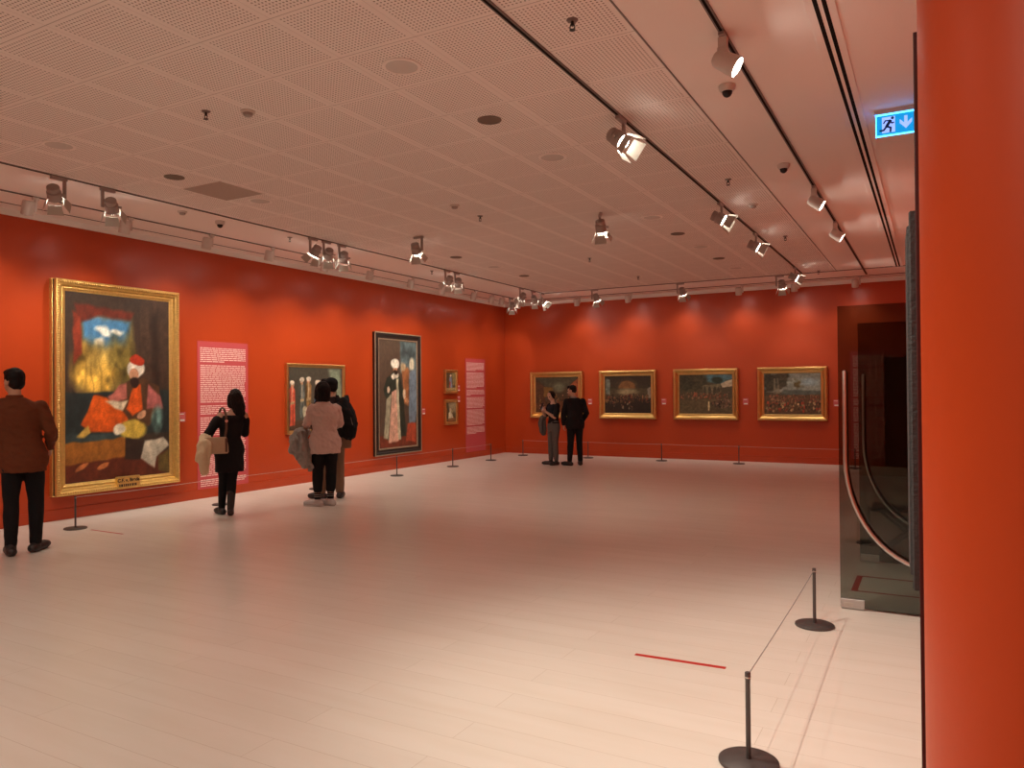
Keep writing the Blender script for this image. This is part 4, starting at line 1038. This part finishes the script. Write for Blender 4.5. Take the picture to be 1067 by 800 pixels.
bm = B(); q = F.p('neck'); etube(bm, [(q.x, q.y, q.z-.03, .085, .080), (q.x, q.y-.005, q.z+.035, .072, .070)]); solid('collar', bm, PM['rust'], o, .008, 2)
F.hair(PM['hairb'], [('e', (0, -.022, .038), (.083, .096, .096)), ('e', (0, -.05, -.01), (.074, .060, .075)), ('e', (0, .035, .085), (.066, .058, .042))], .006)

# woman in black with a beige bag
r = person(-7.86, 6.72, 62, 'woman in a black dress with long dark hair reading the rose text panel')
F = Fig(r, 1.60, True, head=(.10, .04, 1.63), neck=(.075, 0, 1.47), chest=(.05, .0, 1.30), pel=(.01, 0, .93), hrot=(6, 0, -10), shL=(-.105, 0, 1.38), shR=(.215, 0, 1.38), elL=(-.27, -.03, 1.14), wrL=(-.26, .15, 1.02), elR=(.235, .05, 1.13), wrR=(.17, .22, 1.36),
        hipL=(-.07, 0, .92), hipR=(.09, 0, .92), knL=(-.06, .06, .50), anL=(-.075, .10, .085), knR=(.045, 0, .50), anR=(.01, -.05, .085), toeL=-12, toeR=12, curlR=.9)
F.body(PM['skin'])
bm = B()
for S in 'LR': F.leg(bm, S, .006, 2.0)
solid('tights', bm, PM['blk'], r, .009, 2)
shoes(F, PM['shoe'], .010, .22, 'boot')
bm = B(); F.torso(bm, .020, .60, 1.385, .03, 1.02)
for S in 'LR': F.arm(bm, S, .024, 1.75, .28)
solid('dress', bm, PM['blk2'], r, .010, 3, .006, seed=4)
F.hair(PM['hair'], [('e', (0, -.018, .035), (.088, .10, .098)), ('t', [(0, -.06, .03), (.03, -.085, -.10), (.055, -.09, -.24), (.06, -.085, -.31)], [.085, .092, .085, .04]), ('t', [(.06, -.02, .0), (.085, -.04, -.14), (.10, -.04, -.28)], [.05, .058, .03]), ('t', [(-.065, -.02, .02), (-.06, -.06, -.10)], [.045, .05])], .010)
# shoulder bag and draped jacket
bg = empty('shoulder_bag', (-7.86, 6.72, 0), math.radians(62), 'beige leather shoulder bag hanging behind the woman in black', 'bag')
bm = B(); rings = []
for z, w, d in ((.80, .145, .030), (.82, .155, .048), (.90, .150, .050), (.98, .135, .036), (1.005, .13, .026)):
    rings.append([Vector((-.205+math.copysign(abs(math.cos(2*PI*i/20))**.5, math.cos(2*PI*i/20))*w, -.215+math.copysign(abs(math.sin(2*PI*i/20))**.5, math.sin(2*PI*i/20))*d, z)) for i in range(20)])
rings_mesh(bm, rings); build('bag_body', bm, PM['bag'], bg, smooth=True, angle=50)
bm = B(); rings = []
for x, y, z in ((-.09, -.20, .99), (-.065, -.175, 1.10), (-.06, -.15, 1.25), (-.075, -.10, 1.345), (-.08, -.03, 1.365), (-.085, .06, 1.34), (-.10, .13, 1.24), (-.16, .13, 1.08)):
    rings.append([Vector((x+dx, y, z+dz)) for dx, dz in ((-.014, 0), (.014, 0), (.014, .006), (-.014, .006))])
rings_mesh(bm, rings); build('strap', bm, PM['strap'], bg)
bm = B(); lathe(bm, [(.010, -.003), (.019, -.003), (.019, .003), (.010, .003)], 16, Matrix.Translation((-.062, -.168, 1.20)) @ Matrix.Rotation(PI/2, 4, 'X')); build('buckle', bm, M['steel'], bg)
bm = B(); box(bm, (-.10, -.262, .82), (-.072, -.255, .99), .002); build('trim_strap', bm, PM['strap'], bg)
ck = empty('draped_cardigan', (-7.86, 6.72, 0), math.radians(62), 'cream cardigan draped over the bag of the woman in black', 'clothing')
bm = B()
tube(bm, [(-.285, .10, .985), (-.31, -.10, .99), (-.335, -.24, .93), (-.36, -.255, .78), (-.345, -.25, .60)], [.05, .06, .068, .078, .055], 14)
tube(bm, [(-.30, -.10, .98), (-.365, -.19, .90), (-.40, -.20, .74)], [.05, .06, .04], 14); tube(bm, [(-.26, -.12, .99), (-.30, -.265, .9), (-.32, -.275, .7)], [.04, .05, .04], 12)
o = solid('knit', bm, PM['cream'], ck, .011, 3, .012, (14, 14, 4), 2)

# pair: woman in pale pink shirt, person in cap with backpack
r = person(-7.27, 7.83, 52, 'woman with dark bobbed hair in a pale pink shirt before the second painting')
F = Fig(r, 1.69, True, hrot=(4, 0, 8), head=(-.03, .0, 1.63), neck=(-.02, -.03, 1.47), chest=(-.005, -.02, 1.3), shL=(-.17, -.02, 1.375), shR=(.16, -.02, 1.375), elL=(-.25, .0, 1.16), wrL=(-.24, .20, 1.06), elR=(.22, .05, 1.15), wrR=(.14, .23, 1.05),
        toeL=38, toeR=30, anL=(-.105, .0, .085), knL=(-.095, .02, .5), anR=(.075, .0, .085))
F.J['toeL'] = -50; F.J['toeR'] = -38
F.body(PM['skin2']); trousers(F, PM['blk'], .020, 1.62); shoes(F, PM['sneak'], .012, .0, 'sneaker', PM['sole'])
for S in 'LR':
    an = F.p('an'+S); kn = F.p('kn'+S); d = kn-an
    bm = B(); tube(bm, [an+d*.02, an+d*.26], [.044, .046], 14, False); so = build('sock', bm, PM['blk'], r, smooth=True, angle=40)
    bm = B()
    for t in (.13, .19): tube(bm, [an+d*t, an+d*(t+.018)], [.0475, .0475], 14, False)
    build('sock_stripe', bm, PM['collar'], so)
top(F, 'shirt', PM['pink'], .034, .745, 1.475, upto=.98, flare=.03, ainf=.022, wide=1.10, fold=.010, seed=6)
F.hair(PM['hairb'], [('e', (0, -.018, .032), (.104, .112, .108)), ('t', [(0, -.04, .02), (0, -.055, -.10)], [.108, .100]), ('t', [(-.06, -.01, .02), (-.075, -.02, -.10)], [.055, .05]), ('t', [(.06, -.01, .02), (.066, -.02, -.10)], [.05, .045])], .007)
jk = empty('draped_jacket', (-7.27, 7.83, 0), math.radians(52), 'grey denim jacket carried over the forearm of the woman in the pink shirt', 'clothing')
bm = B()
tube(bm, [(-.20, .24, .99), (-.27, .14, 1.0), (-.33, .05, .99), (-.36, .0, .90), (-.33, -.03, .74), (-.27, -.04, .58)], [.045, .07, .075, .085, .085, .05], 14)
tube(bm, [(-.27, .11, .99), (-.40, .06, .93), (-.42, .04, .77)], [.05, .06, .045], 14); tube(bm, [(-.25, .10, .98), (-.235, -.0, .83), (-.20, -.02, .53)], [.045, .055, .04], 12); tube(bm, [(-.30, .02, .99), (-.31, -.07, .86), (-.29, -.08, .66)], [.04, .045, .034], 12)
solid('denim', bm, PM['denim'], jk, .011, 1, .034, (13, 13, 7), 5)

r = person(-7.74, 8.40, 50, 'person in a dark cap, brown jacket and tan trousers behind the woman in pink')
F = Fig(r, 1.76, hrot=(8, 0, 35), head=(.05, .02, 1.63), neck=(.06, 0, 1.47), chest=(.06, 0, 1.3), pel=(.05, 0, .93), shL=(-.11, 0, 1.385), shR=(.24, 0, 1.385), elR=(.30, -.02, 1.14), wrR=(.27, .12, .94), elL=(-.17, -.03, 1.13), wrL=(-.16, .10, .92),
        hipL=(-.04, 0, .92), hipR=(.14, 0, .92), knL=(-.06, .04, .5), anL=(-.09, .02, .085), knR=(.16, .03, .5), anR=(.17, .0, .085), toeL=-55, toeR=20)
F.body(PM['skin']); trousers(F, PM['tan'], .022, 1.92); shoes(F, PM['shoe'], .012, .0)
top(F, 'jacket', PM['brown'], .028, .84, 1.475, upto=1.93, fold=.008, seed=8)
F.hair(PM['hairb'], [('e', (0, -.03, .0), (.080, .085, .095))], .005)
cp_ = F.hair(PM['blk'], [('e', (0, -.012, .050), (.088, .104, .080)), ('t', [(-.02, .07, .055), (-.015, .15, .070)], [.040, .028]), ('t', [(.02, .07, .055), (.015, .15, .070)], [.040, .028])], .001, name='cap')
bp = empty('backpack', (-7.74, 8.40, 0), math.radians(50), 'black backpack worn by the person in the dark cap', 'backpack')
bm = B()
tube(bm, [(.20, -.20, 1.40), (.24, -.24, 1.25), (.27, -.26, 1.08), (.27, -.24, .95)], [.08, .115, .125, .10], 16); tube(bm, [(.16, -.19, 1.32), (.17, -.22, 1.0)], [.10, .11], 16)
k_ = solid('pack_body', bm, PM['blk'], bp, .011, 3, .012, (9, 9, 7), 4)
bm = B()
for x in (.13, .27):
    rr = []
    for y, z in ((-.17, 1.42), (-.06, 1.50), (.06, 1.48), (.15, 1.36), (.16, 1.18), (.06, 1.0), (-.14, .98)): rr.append([Vector((x+dx, y, z+dz)) for dx, dz in ((-.022, 0), (.022, 0), (.022, .008), (-.022, .008))])
    rings_mesh(bm, rr)
build('strap', bm, PM['blk'], bp)
bm = B(); tube(bm, [(.20, -.31, 1.33), (.27, -.35, 1.22), (.30, -.37, 1.08)], [.006]*3, 6); build('zip', bm, M['trackgrey'], bp)
tb = empty('tote_bag', (-7.74, 8.40, 0), math.radians(50), 'tan cloth tote hanging below the black backpack', 'bag')
bm = B(); rings = []
for z, w, d in ((.74, .075, .05), (.76, .088, .07), (.90, .085, .07), (1.04, .07, .04)): rings.append([Vector((.225+math.cos(2*PI*i/18)*w, -.20+math.sin(2*PI*i/18)*d, z)) for i in range(18)])
rings_mesh(bm, rings); build('bag_body', bm, PM['tan'], tb, smooth=True)
bm = B(); tube(bm, [(.19, -.20, 1.03), (.21, -.13, 1.20), (.235, -.06, 1.49), (.245, .02, 1.50)], [.008]*4, 6); build('handle', bm, PM['tan'], tb)

# couple at the back wall
r = person(-6.94, 14.28, 150, 'woman in a black top and grey trousers looking down at a phone')
F = Fig(r, 1.55, True, head=(.0, .07, 1.62), hrot=(-24, 0, 12), neck=(0, .01, 1.47), elR=(.20, .10, 1.13), wrR=(.07, .27, 1.30), elL=(-.20, .10, 1.12), wrL=(-.06, .27, 1.26), handR=(-.15, .25, .9), handL=(.25, .25, .9), curlR=1.0, curlL=1.0, toeL=-5, toeR=40,
        anL=(-.10, .0, .085), anR=(.10, .02, .085))
F.body(PM['skin']); trousers(F, PM['grey'], .014, 1.86, 1.05); shoes(F, PM['shoe'], .010, .10, 'ankle_boot')
top(F, 'blouse', PM['blk2'], .018, .98, 1.43, upto=.85, ainf=.018, fold=.006, seed=9)
F.hair(PM['hair'], [('e', (0, -.028, .035), (.084, .092, .092)), ('e', (0, -.10, -.02), (.045, .04, .05)), ('t', [(-.06, .01, .03), (-.07, .0, -.06)], [.035, .025]), ('t', [(.06, .01, .03), (.07, .0, -.06)], [.035, .025])], .006)
k = F.k
ph = empty('phone', (-6.94, 14.28, 0), math.radians(150), 'black phone held up by the woman in grey trousers', 'phone')
bm = B(); box(bm, (-.037, -.004, -.075), (.037, .004, .075), .003); c_ = build('phone_body', bm, M['black'], ph); c_.location = (.0*k, .33*k, 1.385*k); c_.rotation_euler = (.35, 0, 0)
bm = B(); box(bm, (-.033, -.0052, -.068), (.033, -.0038, .068)); e_ = build('screen', bm, emis('lit_phone_screen', (.75, .82, 1, 1), 1.2), c_)
cb = empty('carried_coat', (-6.94, 14.28, 0), math.radians(150), 'dark grey coat hanging over the arm of the woman with the phone', 'clothing')
bm = B(); tube(bm, [(.18, .11, 1.00), (.25, .10, .96), (.265, .09, .80), (.26, .08, .66)], [.05, .065, .075, .06], 14); tube(bm, [(.20, .16, .99), (.235, .17, .86), (.23, .16, .70)], [.045, .055, .05], 12)
solid('cloth', bm, PM['grey'], cb, .012, 3, .012, (12, 12, 5), 4)

r = person(-6.49, 14.36, 40, 'man in a black blazer and black trousers standing beside the woman with the phone')
F = Fig(r, 1.66, head=(-.05, .06, 1.62), hrot=(-16, 0, 48), neck=(-.02, .01, 1.47), chest=(0, .01, 1.3), elL=(-.25, .03, 1.13), wrL=(-.23, .10, .88), elR=(.26, -.02, 1.13), wrR=(.22, .14, .97), knL=(-.10, .0, .5), anL=(-.135, -.02, .085), knR=(.10, .02, .5), anR=(.12, .02, .085), toeL=-40, toeR=10, curlL=.7)
F.body(PM['skin']); trousers(F, PM['blk'], .012, 1.95); shoes(F, PM['shoe'], .012, .02)
o = top(F, 'blazer', PM['blk2'], .024, .80, 1.47, upto=1.92, ainf=.015, wide=1.06, fold=.006, seed=12, flare=.04)
bm = B(); q = F.p('neck'); etube(bm, [(q.x, q.y, q.z-.03, .078, .074), (q.x-.004, q.y+.01, q.z+.030, .062, .062)]); solid('collar', bm, PM['collar'], r, .008, 2)
F.hair(PM['hairb'], [('e', (0, -.022, .040), (.083, .095, .094)), ('e', (0, -.05, .0), (.072, .058, .065)), ('e', (0, .045, .09), (.064, .058, .042))], .006)
# PEOPLE_END

# ---------------------------------------------------------------- camera, world, view
cd = bpy.data.cameras.new('camera'); cam = bpy.data.objects.new('camera', cd); col.objects.link(cam)
f, yaw, pitch, roll = 792.68, .5066, .0089, -.0078
cy, sy, cp, sp = math.cos(yaw), math.sin(yaw), math.cos(pitch), math.sin(pitch)
fw = Vector((-sy*cp, cy*cp, sp)); rt = Vector((cy, sy, 0)); up = rt.cross(fw)
cr, sr = math.cos(roll), math.sin(roll)
r2 = cr*rt+sr*up; u2 = -sr*rt+cr*up
m4 = Matrix((r2, u2, -fw)).transposed().to_4x4(); m4.translation = (0, 0, 1.55)
cam.matrix_world = m4
cd.sensor_width = 36; cd.sensor_fit = 'HORIZONTAL'; cd.lens = f*36/1067; cd.clip_start = .05; cd.clip_end = 100
sc.camera = cam
w_ = bpy.data.worlds.new('world'); sc.world = w_; w_.use_nodes = True
w_.node_tree.nodes['Background'].inputs[0].default_value = (.02, .016, .014, 1); w_.node_tree.nodes['Background'].inputs[1].default_value = 1
vs = sc.view_settings; vs.view_transform = 'Standard'; vs.look = 'None'; vs.gamma = 1; vs.use_curve_mapping = False; vs.exposure = 1.38
cy_ = sc.cycles; cy_.max_bounces = 8; cy_.diffuse_bounces = 5; cy_.glossy_bounces = 4; cy_.transparent_max_bounces = 16; cy_.sample_clamp_indirect = 6; cy_.caustics_reflective = False; cy_.caustics_refractive = False
